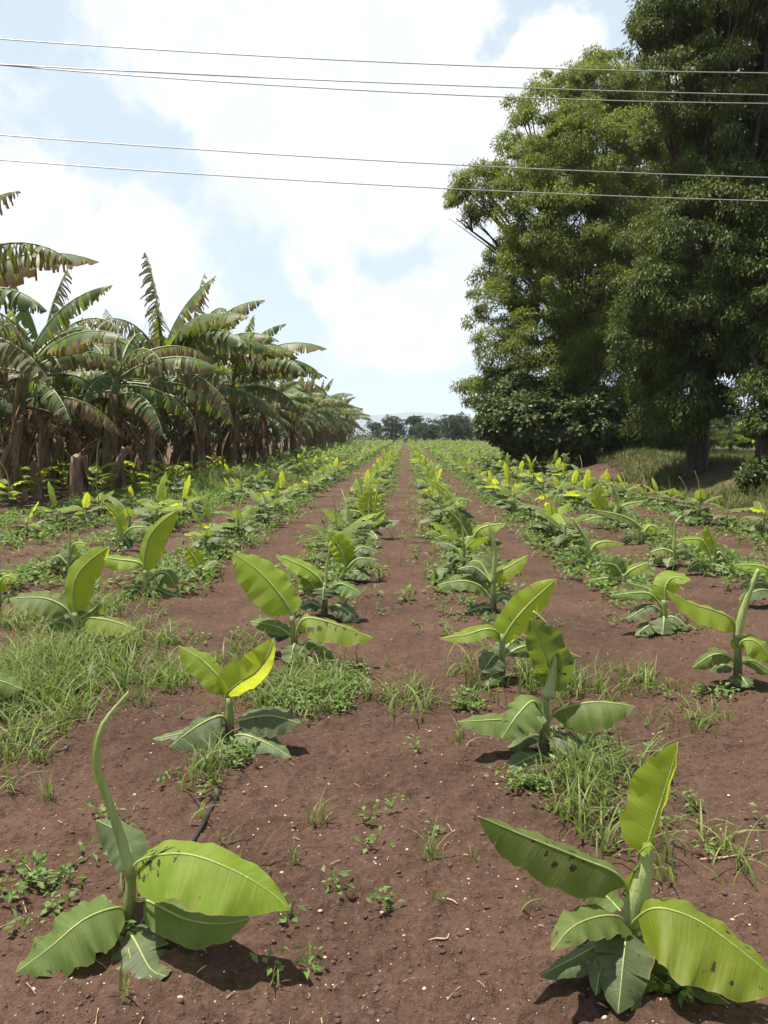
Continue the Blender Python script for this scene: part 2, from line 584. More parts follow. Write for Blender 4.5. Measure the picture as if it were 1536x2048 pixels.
M['fartree'] = simple_leaf('distant_foliage', [(0.018, 0.032, 0.010), (0.035, 0.052, 0.018), (0.055, 0.075, 0.028)], (0.08, 0.11, 0.02), 0.2)
M['grass'] = simple_leaf('grass_blades', [(0.05, 0.085, 0.016), (0.115, 0.16, 0.04), (0.26, 0.28, 0.11)], (0.28, 0.38, 0.05), 0.38, clump=2.0)
M['bankgrass'] = simple_leaf('bank_grass', [(0.035, 0.06, 0.012), (0.07, 0.095, 0.022), (0.14, 0.125, 0.05)], (0.22, 0.24, 0.05), 0.3, clump=0.8)
M['weed'] = simple_leaf('weed_leaves', [(0.055, 0.11, 0.02), (0.09, 0.16, 0.035), (0.15, 0.21, 0.06)], (0.25, 0.38, 0.04), 0.35, clump=3.0)
M['fareav'] = simple_leaf('far_row_leaves', [(0.06, 0.095, 0.03), (0.095, 0.14, 0.04), (0.19, 0.24, 0.04)], (0.30, 0.42, 0.03), 0.36, clump=0.7)
M['pebble'] = plain('pebbles', (0.40, 0.29, 0.22), 0.85, var=0.6)
M['clod'] = plain('soil_clods', (0.062, 0.036, 0.026), 0.95, var=0.35, nscale=60)
M['straw'] = plain('dry_straw', (0.30, 0.21, 0.12), 0.85, var=0.4)
M['hose'] = plain('black_hose', (0.012, 0.012, 0.013), 0.45)
M['wire'] = plain('aluminium_wire', (0.36, 0.33, 0.31), 0.5, 0.5)
M['hill'] = simple_leaf('hill_cover', [(0.025, 0.035, 0.025), (0.04, 0.05, 0.03)], (0.08, 0.1, 0.05), 0.05, clump=0.01)

# ------------------------------------------------------------------ ground (one sheet to the horizon)


def build_ground():
    rings = list(np.arange(1.6, 6.0, 0.011))
    while rings[-1] < 70:
        rings.append(rings[-1] * 1.012)
    while rings[-1] < 9000:
        rings.append(rings[-1] * 1.10)
    R = np.array(rings)
    a1 = np.radians(np.arange(-34, 34.01, 0.13))
    a2 = np.radians(np.arange(38, 323, 4.0))
    A = np.concatenate([a1, a2])
    rr, aa = np.meshgrid(R, A, indexing='ij')
    x, y = rr * np.sin(aa), rr * np.cos(aa)
    z = height(x, y)
    n, m = rr.shape
    verts = np.stack([x, y, z], -1).reshape(-1, 3)
    idx = np.arange(n * m).reshape(n, m)
    nx = np.roll(idx, -1, axis=1)
    q = np.stack([idx[:-1], idx[1:], nx[1:], nx[:-1]], -1).reshape(-1, 4)
    verts = np.vstack([verts, [[0, 0, 0]]])
    me = np_mesh('ground', verts, q, [M['soil']], smooth=True)
    import bmesh
    bm = bmesh.new()
    bm.from_mesh(me)
    bm.verts.ensure_lookup_table()
    for j in range(m):
        f = bm.faces.new((bm.verts[n * m], bm.verts[int(idx[0, j])], bm.verts[int(nx[0, j])]))
        f.smooth = True
    bmesh.ops.recalc_face_normals(bm, faces=bm.faces)
    bm.to_mesh(me)
    bm.free()
    o = link('ground', me)
    o['kind'] = 'structure'


build_ground()


def build_hills():
    D0 = 5600.0
    xs = np.linspace(-5200, 6200, 200)
    ys = np.linspace(D0 - 500, D0 + 1500, 30)
    X, Y = np.meshgrid(xs, ys, indexing='ij')
    px = 812 + X / D0 * 1700
    prof = 128 + 22 * np.exp(-((px - 835) / 70) ** 2) + 10 * np.exp(-((px - 745) / 50) ** 2) + 26 * vnoise(px / 70, px * 0, 31) + 9 * vnoise(px / 15, px * 0, 32)
    prof *= (0.45 + 0.55 * np.exp(-((px - 820) / 260) ** 2))
    cross = np.sin(np.clip((Y - D0 + 500) / 2000, 0, 1) * math.pi) ** 0.8
    Z = prof * cross + 12 * vnoise(X / 150, Y / 150, 33) * cross - 1
    n, m = X.shape
    v = np.stack([X, Y, Z], -1).reshape(-1, 3)
    idx = np.arange(n * m).reshape(n, m)
    q = np.stack([idx[:-1, :-1], idx[1:, :-1], idx[1:, 1:], idx[:-1, 1:]], -1).reshape(-1, 4)
    o = link('hills', np_mesh('hills', v, q, [M['hill']], smooth=True))
    o['kind'] = 'structure'


build_hills()

# ------------------------------------------------------------------ banana leaf geometry
PROF = np.array([(0, 0.10), (0.03, .5), (0.08, .72), (0.2, .92), (0.38, 1), (0.6, .95), (0.78, .72), (0.9, .42), (0.97, .16), (1, 0.015)])


def catmull(pts, n):
    pts = [Vector(p) for p in pts]
    P = [pts[0] * 2 - pts[1]] + pts + [pts[-1] * 2 - pts[-2]]
    seg = len(pts) - 1
    # arc length parametrisation
    raw = []
    for i in range(seg):
        for k in range(12):
            t = k / 12
            p0, p1, p2, p3 = P[i], P[i + 1], P[i + 2], P[i + 3]
            raw.append(0.5 * ((2 * p1) + (p2 - p0) * t + (2 * p0 - 5 * p1 + 4 * p2 - p3) * t * t + (3 * p1 - p0 - 3 * p2 + p3) * t ** 3))
    raw.append(pts[-1])
    cum = [0]
    for a, b in zip(raw, raw[1:]):
        cum.append(cum[-1] + (b - a).length)
    out = []
    j = 0
    for i in range(n):
        s = cum[-1] * i / (n - 1)
        while j < len(cum) - 2 and cum[j + 1] < s:
            j += 1
        d = cum[j + 1] - cum[j]
        out.append(raw[j].lerp(raw[j + 1], 0 if d == 0 else (s - cum[j]) / d))
    return out, cum[-1]


def leaf_geo(mb, spine, wm, wp, hint, pf=0.12, fold=(8, 8), curl=18, wave=0.03, twist=0.0, n=22, m=5, rib=0.006, r=None, ribmat=1, notch=0.0, slits=0):
    """one banana leaf: petiole and midrib tube, two blade halves"""
    r = r or random
    pts, L = catmull(spine, n)
    hint = Vector(hint)
    ph = r.uniform(0, 6.3)
    k1 = r.uniform(9, 16)
    i0 = next(i for i in range(n) if i / (n - 1) >= pf)
    for s in (-1, 1):
        half_w = wm if s < 0 else wp
        fo = rad(fold[0] if s < 0 else fold[1])
        cuts = sorted(r.sample(range(i0 + 4, n - 3), min(slits, n - 8 - i0))) if slits and n - 8 - i0 > 0 else []
        ph2, amp2 = r.uniform(0, 6.3), r.uniform(.03, .07)
        start, jump, shift = i0, 0.0, 0.0
        for stop in cuts + [n - 1]:
            rows, uvs = [], []
            for i in range(start, stop + 1):
                t = i / (n - 1)
                T = (pts[min(i + 1, n - 1)] - pts[max(i - 1, 0)]).normalized()
                h = hint
                if twist:
                    h = Matrix.Rotation(rad(twist) * t, 3, T) @ hint
                N = h - T * h.dot(T)
                if N.length < 1e-3:
                    N = Vector((0, 0, 1)) - T * T.z
                N.normalize()
                B = T.cross(N)
                u = (t - pf) / (1 - pf)
                u = max(u, 0)
                w = float(np.interp(u, PROF[:, 0], PROF[:, 1]))
                w *= 1 + amp2 * math.sin(k1 * 1.3 * u + ph2) + .025 * math.sin(31 * u + ph) + notch * 0.12 * math.sin(23 * u + ph)
                half = half_w * w
                row, uvr = [], []
                for j in range(0, m + 1):
                    a = j / m
                    ang = fo + rad(curl) * a * 0.5 + jump * max(0, a - .25)
                    off = B * (s * half * a * math.cos(ang)) - N * (half * a * math.sin(ang))
                    wv = wave * (a ** 1.6) * (math.sin(k1 * u * 2.2 + ph + s * 1.1) + .45 * math.sin(k1 * u * 5.1 + ph2)) * min(1, 6 * (1 - u) + .2)
                    row.append(pts[i] + off + N * (wv * max(wm, wp) * 2) + T * (shift * half * a * a))
                    uvr.append((0.5 + 0.5 * s * a, u))
                rows.append(row)
                uvs.append(uvr)
            mb.grid(rows, uvs, 0, flip=(s < 0))
            start = stop
            jump = rad(r.uniform(-14, 24))
            shift = r.uniform(.02, .10)
    rr = [rib * (1.25 - 0.95 * i / (n - 1)) for i in range(n)]
    pts2 = []
    for i in range(n):
        pts2.append(pts[i])
    mb.tube(pts2, rr, 6, ribmat, cap=True)


def leaf_object(parent, name, mat, label=None, **kw):
    mb = MB()
    leaf_geo(mb, **kw)
    o = link(name, mb.mesh(name, [mat, M['rib']]), parent)
    if label:
        o['label'] = label
    return o


def stem_object(parent, pts, radii, mat='stem', name='pseudostem', sides=10):
    mb = MB()
    P, _ = catmull(pts, 10)
    rr = np.interp(np.linspace(0, 1, 10), np.linspace(0, 1, len(radii)), radii)
    mb.tube(P, list(rr), sides, 0)
    return link(name, mb.mesh(name, [M[mat]]), parent)


HINTS = {'c': (0, -1, 0), 'u': (0, 0, 1), 'cu': (0, -.5, .86), 'uc': (0, -.4, .9), 'k': (0, .5, .85), 'cl': (-.6, -.8, 0), 'cr': (.6, -.8, 0),
         'lu': (-.6, -.3, .7), 'ru': (.6, -.3, .7), 'cd': (0, -.8, -.5), 'ul': (-.3, -.35, .85), 'ur': (.3, -.35, .85)}


def hero(label, base, stem_top, rbase, leaves, spears=(), name='young_banana_plant'):
    """base and leaf spines are read off the photograph, then placed at true distance"""
    g = ground_at(*base)
    D = g.y
    root = thing(name, label, 'banana plant', (g.x, g.y, hz(g.x, g.y) - 0.005), 0, 'young banana plants set out in rows')
    inv = -root.location
    s = D / F_PX                     # metres per photo pixel at the plant
    top = at(stem_top[0], stem_top[1], D) + inv
    stem_object(root, [(0, 0, -0.04), tuple(top * 0.5 + Vector((0.004, 0, 0))), tuple(top)], [rbase * s * 1.25, rbase * s, rbase * s * .7])
    rr = random.Random(hash(base) & 0xffff)
    for L in leaves:
        mat, pts, wm, wp, hint = L[:5]
        kw = dict(L[5]) if len(L) > 5 else {}
        spine = [at(p[0], p[1], D + (p[2] if len(p) > 2 else 0)) + inv for p in pts]
        for q in spine:              # nothing dips under the soil
            gz = hz(q.x + g.x, q.y + g.y) - root.location.z
            q.z = max(q.z, gz + 0.015)
        kw.setdefault('n', 34)
        kw.setdefault('slits', rr.choice([0, 1, 1, 2]))
        kw.setdefault('rib', max(0.0035, 4.2 * s * 0.62))
        leaf_object(root, 'leaf', M[mat], label=kw.pop('label', None), spine=spine, wm=wm * s * (1.14 if hint == 'cu' else 1.0), wp=wp * s * (1.14 if hint == 'cu' else 1.0),
                    hint=HINTS[hint] if isinstance(hint, str) else hint, r=rr, **kw)
    for pts, radii in spears:
        mb = MB()
        sp = [at(p[0], p[1], D + (p[2] if len(p) > 2 else 0)) + inv for p in pts]
        P, _ = catmull(sp, 22)
        ra = np.interp(np.linspace(0, 1, 22), np.linspace(0, 1, len(radii)), radii) * s
        mb.tube(P, list(ra), 10, 0)
        rows_, uv_ = [], []
        for q in range(2, 18):               # free edge of the rolled blade winding round it
            T = (P[q + 1] - P[q - 1]).normalized()
            a_ = T.cross(Vector((0, 1, 0))).normalized()
            b_ = T.cross(a_)
            an = 3.6 + q * .16
            rd_v = a_ * math.cos(an) + b_ * math.sin(an)
            tn = T.cross(rd_v)
            wd = ra[q] * (.9 + .25 * math.sin(q * 1.3)) * min(1, (q - 1.5) / 3, (18.5 - q) / 4)
            rows_.append([P[q] + rd_v * ra[q] * .96, P[q] + rd_v * ra[q] * 1.1 + tn * wd * .6, P[q] + rd_v * ra[q] * 1.05 + tn * wd * 1.2])
            uv_.append([(0, q / 22), (.5, q / 22), (1, q / 22)])
        mb.grid(rows_, uv_, 1)
        link('spear_leaf', mb.mesh('spear_leaf', [M['spear'], M['mid']]), root)
    return root


HEROES = []      # (row, depth) so the repeated plants keep clear of them
HERO_SPECS = [
    # ---- front left
    (-1, "frontmost left young banana plant with tall bent spear and broad bright leaf", (250, 1895), (264, 1735), 13, [
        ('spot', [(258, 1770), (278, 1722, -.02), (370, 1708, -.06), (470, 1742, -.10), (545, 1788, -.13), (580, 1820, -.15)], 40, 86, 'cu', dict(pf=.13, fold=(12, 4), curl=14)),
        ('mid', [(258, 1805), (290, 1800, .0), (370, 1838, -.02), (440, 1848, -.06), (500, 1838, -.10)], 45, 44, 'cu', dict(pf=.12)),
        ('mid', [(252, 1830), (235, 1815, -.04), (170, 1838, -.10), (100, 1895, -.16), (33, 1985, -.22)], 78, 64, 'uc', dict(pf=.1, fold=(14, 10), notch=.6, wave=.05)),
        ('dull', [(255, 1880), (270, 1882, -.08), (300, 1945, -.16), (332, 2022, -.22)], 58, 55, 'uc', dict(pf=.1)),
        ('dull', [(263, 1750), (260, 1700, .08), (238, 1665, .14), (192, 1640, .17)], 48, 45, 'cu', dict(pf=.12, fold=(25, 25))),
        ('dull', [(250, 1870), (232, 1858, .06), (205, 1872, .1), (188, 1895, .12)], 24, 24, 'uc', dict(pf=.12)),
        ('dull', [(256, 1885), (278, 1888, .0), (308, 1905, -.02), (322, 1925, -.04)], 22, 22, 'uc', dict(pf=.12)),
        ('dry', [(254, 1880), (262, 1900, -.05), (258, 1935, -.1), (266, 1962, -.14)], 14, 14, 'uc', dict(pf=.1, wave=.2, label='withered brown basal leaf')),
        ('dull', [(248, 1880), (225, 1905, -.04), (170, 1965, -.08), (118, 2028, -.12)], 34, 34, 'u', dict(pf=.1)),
    ], [([(262, 1750), (240, 1670), (208, 1575, -.02), (193, 1515, -.04), (206, 1450, -.03), (257, 1383, 0)], [13, 11, 8.5, 7.5, 6, 1.5])]),
    # ---- front right
    (1, "frontmost right young banana plant with upright glowing yellow leaf", (1252, 1945), (1266, 1795), 15, [
        ('yellow', [(1268, 1800), (1285, 1735), (1296, 1685), (1318, 1615, .02), (1342, 1540, .03), (1356, 1484, .04)], 70, 26, 'c', dict(pf=.3, fold=(3, 40), curl=12)),
        ('mid', [(1262, 1830), (1258, 1790), (1234, 1748, -.02), (1150, 1712, -.06), (1050, 1672, -.10), (955, 1632, -.13)], 64, 46, 'cu', dict(pf=.15, fold=(32, 24), curl=20, label='dark green arching leaf with a shaded underside')),
        ('mid', [(1255, 1840), (1225, 1805, .06), (1185, 1768, .10), (1150, 1750, .12), (1092, 1757, .14)], 36, 34, 'cu', dict(pf=.14)),
        ('mid', [(1255, 1850), (1232, 1832, -.08), (1185, 1836, -.14), (1140, 1858, -.19), (1103, 1903, -.23)], 42, 52, 'uc', dict(pf=.1, fold=(10, 16), wave=.06)),
        ('dull', [(1250, 1880), (1215, 1882, -.04), (1150, 1915, -.09), (1078, 1952, -.13)], 38, 38, 'u', dict(pf=.1)),
        ('dull', [(1258, 1860), (1252, 1872, -.10), (1246, 1930, -.17), (1236, 2028, -.25)], 60, 56, 'uc', dict(pf=.08, fold=(10, 10))),
        ('mid', [(1262, 1920), (1276, 1955, -.10), (1292, 2000, -.14), (1300, 2060, -.18)], 32, 32, 'uc', dict(pf=.1)),
        ('mid', [(1268, 1930), (1300, 1970, -.08), (1325, 2010, -.12), (1340, 2046, -.16)], 26, 26, 'uc', dict(pf=.1)),
        ('spot', [(1250, 1875), (1272, 1838, -.04), (1315, 1816, -.08), (1390, 1838, -.12), (1470, 1892, -.16), (1575, 1978, -.22)], 32, 108, 'cu', dict(pf=.16, fold=(14, 4), curl=12)),
        ('mid', [(1262, 1920), (1300, 1912, -.05), (1350, 1922, -.10), (1405, 1970, -.14), (1460, 2036, -.18)], 32, 28, 'cu', dict(pf=.12, fold=(30, 20))),
        ('mid', [(1262, 1870), (1300, 1850, .03), (1345, 1875, .04), (1395, 1925, .04)], 30, 30, 'cu', dict(pf=.1)),
        ('dull', [(1252, 1895), (1222, 1905, -.08), (1200, 1945, -.14), (1192, 1990, -.19)], 30, 30, 'uc', dict(pf=.1)),
        ('dull', [(1250, 1870), (1215, 1850, .08), (1170, 1838, .12), (1120, 1850, .14)], 26, 26, 'uc', dict(pf=.1)),
        ('mid', [(1262, 1890), (1290, 1880, -.02), (1325, 1900, -.05), (1350, 1945, -.08)], 24, 24, 'uc', dict(pf=.1)),
        ('dull', [(1258, 1900), (1268, 1925, -.12), (1272, 1985, -.18), (1262, 2040, -.23)], 28, 28, 'uc', dict(pf=.1)),
        ('dry', [(1250, 1930), (1230, 1945, -.02), (1205, 1975, -.04), (1180, 1985, -.06)], 14, 14, 'uc', dict(pf=.1, wave=.2, label='withered brown basal leaf')),
        ('bright', [(1290, 1718), (1282, 1702, -.02), (1300, 1690, -.03), (1310, 1700, -.03)], 14, 14, 'uc', dict(pf=.05, n=10, m=2, label='small curled end of an unfurling leaf')),
    ], [([(1262, 1850), (1276, 1790), (1290, 1735), (1297, 1690)], [20, 22, 19, 5])]),
    # ---- left row, second
    (-1, "second young banana plant left of the path, with a twisted bright yellow leaf", (458, 1500), (458, 1395), 9, [
        ('yellow', [(458, 1420), (452, 1392), (475, 1368, -.02), (512, 1345, -.03), (535, 1310, -.02), (548, 1275, .02)], 44, 40, 'c', dict(pf=.12, fold=(10, 22), twist=35)),
        ('bright', [(460, 1410), (450, 1372, .02), (410, 1325, .05), (358, 1292, .08)], 34, 26, 'cu', dict(pf=.14)),
        ('dull', [(455, 1445), (440, 1432, -.03), (395, 1452, -.08), (338, 1508, -.14)], 48, 42, 'uc', dict(pf=.1, fold=(16, 16))),
        ('dull', [(452, 1450), (400, 1455, .06), (350, 1470, .05), (305, 1487, .02)], 20, 20, 'uc', dict(pf=.3)),
        ('dull', [(460, 1450), (490, 1438, .0), (545, 1432, -.02), (603, 1448, -.04)], 32, 40, 'cu', dict(pf=.1, fold=(8, 20), label='drooping leaf with dark scorched streaks')),
        ('dull', [(462, 1475), (490, 1470, -.06), (540, 1490, -.1), (582, 1522, -.14)], 30, 34, 'uc', dict(pf=.1)),
        ('dull', [(460, 1480), (485, 1492, .08), (520, 1500, .1), (545, 1515, .1)], 22, 22, 'uc', dict(pf=.1)),
        ('dull', [(456, 1470), (425, 1478, .08), (395, 1485, .1), (372, 1502, .1)], 22, 22, 'uc', dict(pf=.1)),
        ('dull', [(458, 1500), (440, 1525, -.08), (400, 1562, -.16)], 28, 28, 'uc', dict(pf=.1)),
    ], []),
    # ---- left row, third
    (-1, "third young banana plant left of the path, its big pale leaf raised leftward", (592, 1322), (582, 1232), 7, [
        ('bright', [(586, 1255), (580, 1222), (560, 1190, .0), (520, 1145, .02), (466, 1106, .04)], 46, 44, 'cu', dict(pf=.14, fold=(14, 6), curl=10)),
        ('spot', [(590, 1290), (596, 1255, -.03), (615, 1236, -.05), (670, 1248, -.08), (748, 1277, -.12)], 18, 42, 'cu', dict(pf=.15, fold=(10, 4))),
        ('mid', [(588, 1275), (560, 1256, .03), (530, 1248, .05), (500, 1243, .06)], 18, 22, 'cu', dict(pf=.15)),
        ('dull', [(592, 1290), (588, 1290, -.08), (583, 1312, -.14), (578, 1338, -.2)], 27, 27, 'uc', dict(pf=.08)),
        ('dull', [(595, 1290), (620, 1285, .0), (645, 1298, -.02), (668, 1318, -.04)], 18, 20, 'uc', dict(pf=.1)),
        ('dull', [(595, 1310), (615, 1315, -.08), (640, 1328, -.12), (658, 1340, -.16)], 18, 20, 'uc', dict(pf=.1)),
        ('dull', [(588, 1275), (560, 1265, .1), (545, 1255, .15), (520, 1262, .2)], 22, 22, 'uc', dict(pf=.1)),
    ], []),
    (-1, "fourth young banana plant left of the path, long leaf pointing left, thin spear", (648, 1240), (650, 1165), 6, [
        ('bright', [(648, 1180), (640, 1158), (605, 1132, .02), (552, 1110, .04)], 20, 20, 'cu', dict(pf=.15)),
        ('mid', [(645, 1195), (625, 1170), (605, 1150)], 26, 26, 'c', dict(pf=.1)),
        ('dull', [(650, 1190), (648, 1175, -.06), (645, 1200, -.12)], 32, 32, 'uc', dict(pf=.1)),
        ('mid', [(652, 1190), (680, 1168), (722, 1186, -.05)], 22, 26, 'cu', dict(pf=.12)),
        ('dull', [(652, 1215), (680, 1212, -.05), (718, 1245, -.1)], 26, 24, 'uc', dict(pf=.12)),
        ('dull', [(646, 1215), (620, 1205, .0), (600, 1215, .0)], 24, 24, 'uc', dict(pf=.12)),
    ], [([(650, 1180), (654, 1130), (661, 1085)], [4, 3, 1])]),
    (-1, "fifth young banana plant left of the path, with a short upright lemon leaf", (686, 1168), (686, 1130), 6, [
        ('yellow', [(690, 1140), (686, 1110), (672, 1085), (655, 1068)], 22, 26, 'c', dict(pf=.12)),
        ('bright', [(690, 1140), (690, 1090, .05), (680, 1072, .1), (660, 1058, .12)], 15, 18, 'cu', dict(pf=.15)),
        ('mid', [(688, 1145), (715, 1118), (755, 1120)], 18, 18, 'cu', dict(pf=.12)),
        ('dull', [(688, 1150), (715, 1142, -.05), (740, 1158, -.1)], 20, 22, 'uc', dict(pf=.12)),
        ('dull', [(684, 1150), (660, 1145, -.05), (635, 1158, -.1)], 20, 20, 'uc', dict(pf=.12)),
        ('dull', [(688, 1130), (720, 1095, .1), (760, 1105, .12)], 20, 20, 'uc', dict(pf=.12)),
    ], []),
    (-1, "young banana plant left of the path with two glowing yellow leaves and a thin spear", (738, 1078), (742, 1040), 5, [
        ('yellow', [(742, 1045), (738, 1020), (742, 975)], 24, 22, 'c', dict(pf=.1, fold=(6, 6))),
        ('yellow', [(735, 1055), (742, 1045), (772, 1020)], 16, 14, 'cu', dict(pf=.1)),
        ('mid', [(738, 1052), (715, 1044), (662, 1034)], 12, 14, 'cu', dict(pf=.1)),
        ('mid', [(735, 1045), (720, 1025), (692, 1020)], 12, 12, 'cu', dict(pf=.1)),
        ('dull', [(740, 1055), (765, 1045), (800, 1042)], 16, 18, 'uc', dict(pf=.1)),
        ('dull', [(738, 1060), (720, 1065), (705, 1085, -.1)], 20, 20, 'uc', dict(pf=.1)),
        ('dull', [(740, 1060), (750, 1070, -.1), (756, 1090, -.2)], 18, 18, 'uc', dict(pf=.1)),
    ], [([(744, 1045), (752, 1000), (760, 955)], [3, 3, 1])]),
    # ---- second row to the left
    (-2, "young banana plant in the grass at the left with a big upright leaf curving right", (158, 1290), (150, 1225), 8, [
        ('bright', [(152, 1245), (146, 1205), (150, 1160), (175, 1125, .02), (217, 1094, .04)], 32, 40, 'c', dict(pf=.1, fold=(28, 4))),
        ('mid', [(148, 1245), (130, 1215), (85, 1196), (18, 1197)], 34, 24, 'cu', dict(pf=.14)),
        ('spot', [(155, 1265), (172, 1238), (215, 1240, -.05), (275, 1258, -.1)], 14, 34, 'cu', dict(pf=.13)),
        ('mid', [(155, 1240), (185, 1220, .08), (200, 1205, .1)], 26, 26, 'c', dict(pf=.1)),
        ('dull', [(155, 1265), (175, 1275, -.1), (235, 1310, -.15)], 26, 26, 'uc', dict(pf=.12)),
        ('mid', [(150, 1262), (125, 1245), (95, 1250)], 20, 20, 'cu', dict(pf=.12)),
    ], []),
    (-2, "young banana plant left of centre with a tall pale folded leaf leaning right", (296, 1198), (290, 1140), 7, [
        ('bright', [(294, 1165), (288, 1120), (300, 1072, .0), (325, 1042, .02), (356, 1020, .04)], 20, 36, 'c', dict(pf=.12, fold=(35, 4))),
        ('bright', [(292, 1150), (280, 1126), (230, 1118), (160, 1106)], 20, 18, 'cu', dict(pf=.12)),
        ('mid', [(292, 1165), (315, 1146), (335, 1148), (352, 1176)], 26, 26, 'cu', dict(pf=.12)),
        ('dull', [(295, 1175), (315, 1178), (345, 1192), (372, 1218)], 16, 18, 'uc', dict(pf=.12)),
        ('dull', [(292, 1175), (270, 1172), (245, 1190)], 22, 22, 'uc', dict(pf=.12)),
    ], []),
    (-2, "small young banana plant left of centre with one short pointed bright leaf", (402, 1158), (400, 1132), 5, [
        ('bright', [(400, 1142), (392, 1120), (372, 1092)], 18, 16, 'c', dict(pf=.08)),
        ('bright', [(400, 1140), (412, 1140), (428, 1156)], 18, 18, 'cu', dict(pf=.08)),
        ('dull', [(402, 1145), (420, 1128, .1), (436, 1122, .12)], 16, 16, 'cu', dict(pf=.08)),
        ('mid', [(398, 1145), (375, 1140), (348, 1142)], 10, 10, 'uc', dict(pf=.1)),
    ], []),
    (-3, "young banana plant at the far left with a straight dark spear over dark soil", (137, 1155), (138, 1110), 5, [
        ('bright', [(138, 1118), (150, 1088), (176, 1087)], 12, 14, 'cu', dict(pf=.15)),
        ('dull', [(136, 1130), (115, 1112), (95, 1135)], 18, 18, 'cu', dict(pf=.12)),
        ('mid', [(138, 1125), (160, 1112), (185, 1118)], 14, 14, 'cu', dict(pf=.12)),
        ('dull', [(138, 1140), (150, 1138), (162, 1150)], 16, 16, 'uc', dict(pf=.12)),
    ], [([(138, 1115), (139, 1080), (137, 1055)], [4, 3, 1])]),
    (-3, "young banana plant at the left with a slim yellow leaf bent to the left", (234, 1108), (238, 1075), 5, [
        ('yellow', [(238, 1085), (242, 1060), (234, 1030), (206, 1004)], 11, 14, 'c', dict(pf=.12)),
        ('mid', [(240, 1080), (262, 1056), (298, 1054)], 14, 14, 'cu', dict(pf=.15)),
        ('dull', [(236, 1085), (250, 1078), (262, 1098)], 16, 16, 'uc', dict(pf=.12)),
        ('dull', [(234, 1085), (226, 1078), (215, 1095)], 12, 12, 'uc', dict(pf=.12)),
    ], []),
    # ---- row right of the path
    (1, "second young banana plant right of the path, big leaf hanging from a curved stalk", (1085, 1520), (1092, 1392), 10, [
        ('mid', [(1094, 1400), (1104, 1352), (1088, 1300, -.03), (1062, 1238, -.05)], 36, 50, 'c', dict(pf=.1, fold=(10, 4))),
        ('mid', [(1088, 1440), (1068, 1402, -.02), (1035, 1430, -.08), (1003, 1478, -.14)], 52, 50, 'uc', dict(pf=.1, fold=(10, 20))),
        ('mid', [(1085, 1450), (1050, 1438, .03), (985, 1440, .02), (914, 1444, .0)], 32, 22, 'cu', dict(pf=.1)),
        ('mid', [(1092, 1450), (1118, 1420), (1190, 1404, -.03), (1270, 1412, -.06)], 12, 54, 'cu', dict(pf=.12, fold=(10, 2))),
        ('dull', [(1092, 1480), (1115, 1470, -.04), (1165, 1495, -.1), (1227, 1534, -.14)], 28, 30, 'uc', dict(pf=.1)),
        ('dull', [(1085, 1505), (1070, 1515, -.08), (1045, 1540, -.12), (1018, 1578, -.16)], 36, 36, 'uc', dict(pf=.1)),
        ('dull', [(1085, 1485), (1062, 1475, .06), (1035, 1490, .08), (1015, 1515, .08)], 24, 24, 'uc', dict(pf=.1)),
        ('dull', [(1088, 1505), (1110, 1520, -.06), (1140, 1545, -.1), (1152, 1570, -.12)], 24, 24, 'uc', dict(pf=.1)),
        ('dull', [(1085, 1500), (1100, 1500, .1), (1130, 1510, .12)], 26, 26, 'uc', dict(pf=.1)),
    ], [([(1096, 1395), (1106, 1340), (1108, 1290), (1092, 1248), (1066, 1222)], [13, 9, 5, 4, 2])]),
    (1, "third young banana plant right of the path, bright leaf rising to the right", (1002, 1372), (1004, 1268), 7, [
        ('yellow', [(1006, 1300), (1012, 1268), (1040, 1228), (1075, 1192, .02), (1113, 1158, .04)], 34, 34, 'c', dict(pf=.06, fold=(6, 10))),
        ('bright', [(1002, 1310), (1000, 1270), (975, 1258, -.03), (930, 1270, -.05), (878, 1277, -.07)], 18, 22, 'cu', dict(pf=.18)),
        ('dull', [(1002, 1320), (990, 1310, -.04), (965, 1345, -.1)], 32, 32, 'uc', dict(pf=.1)),
        ('mid', [(1005, 1315), (1050, 1292, .05), (1110, 1298, .05), (1162, 1314, .03)], 24, 24, 'cu', dict(pf=.12)),
        ('dull', [(1000, 1345), (985, 1350, -.08), (975, 1372, -.14)], 26, 26, 'uc', dict(pf=.1)),
        ('dull', [(1005, 1310), (1020, 1285, .08), (1028, 1270, .1)], 26, 26, 'cu', dict(pf=.1)),
    ], []),
    (1, "fourth young banana plant right of the path, curved spear between two spread leaves", (986, 1235), (986, 1150), 6, [
        ('mid', [(984, 1200), (960, 1172), (925, 1162), (874, 1170)], 20, 32, 'cu', dict(pf=.12)),
        ('bright', [(986, 1180), (995, 1148), (1020, 1132), (1056, 1111)], 26, 22, 'cu', dict(pf=.14)),
        ('dull', [(988, 1205), (1010, 1192), (1046, 1212)], 24, 26, 'uc', dict(pf=.12)),
        ('dull', [(984, 1215), (962, 1215), (934, 1238)], 26, 26, 'uc', dict(pf=.12)),
        ('dull', [(984, 1165), (950, 1135, .05), (915, 1138, .05)], 16, 16, 'cu', dict(pf=.12)),
        ('mid', [(986, 1170), (960, 1125, .12), (935, 1125, .15)], 18, 18, 'cu', dict(pf=.12)),
    ], [([(986, 1165), (990, 1110), (986, 1080), (976, 1045)], [5, 5, 4, 1])]),
    (1, "fifth young banana plant right of the path, flat bright leaf pointing right", (940, 1122), (942, 1072), 6, [
        ('bright', [(942, 1085), (955, 1062), (975, 1052), (1012, 1047)], 16, 18, 'cu', dict(pf=.12)),
        ('mid', [(940, 1085), (930, 1062), (915, 1038), (897, 1020)], 18, 18, 'c', dict(pf=.12)),
        ('bright', [(942, 1080), (935, 1075, -.1), (962, 1102, -.15)], 18, 18, 'uc', dict(pf=.1)),
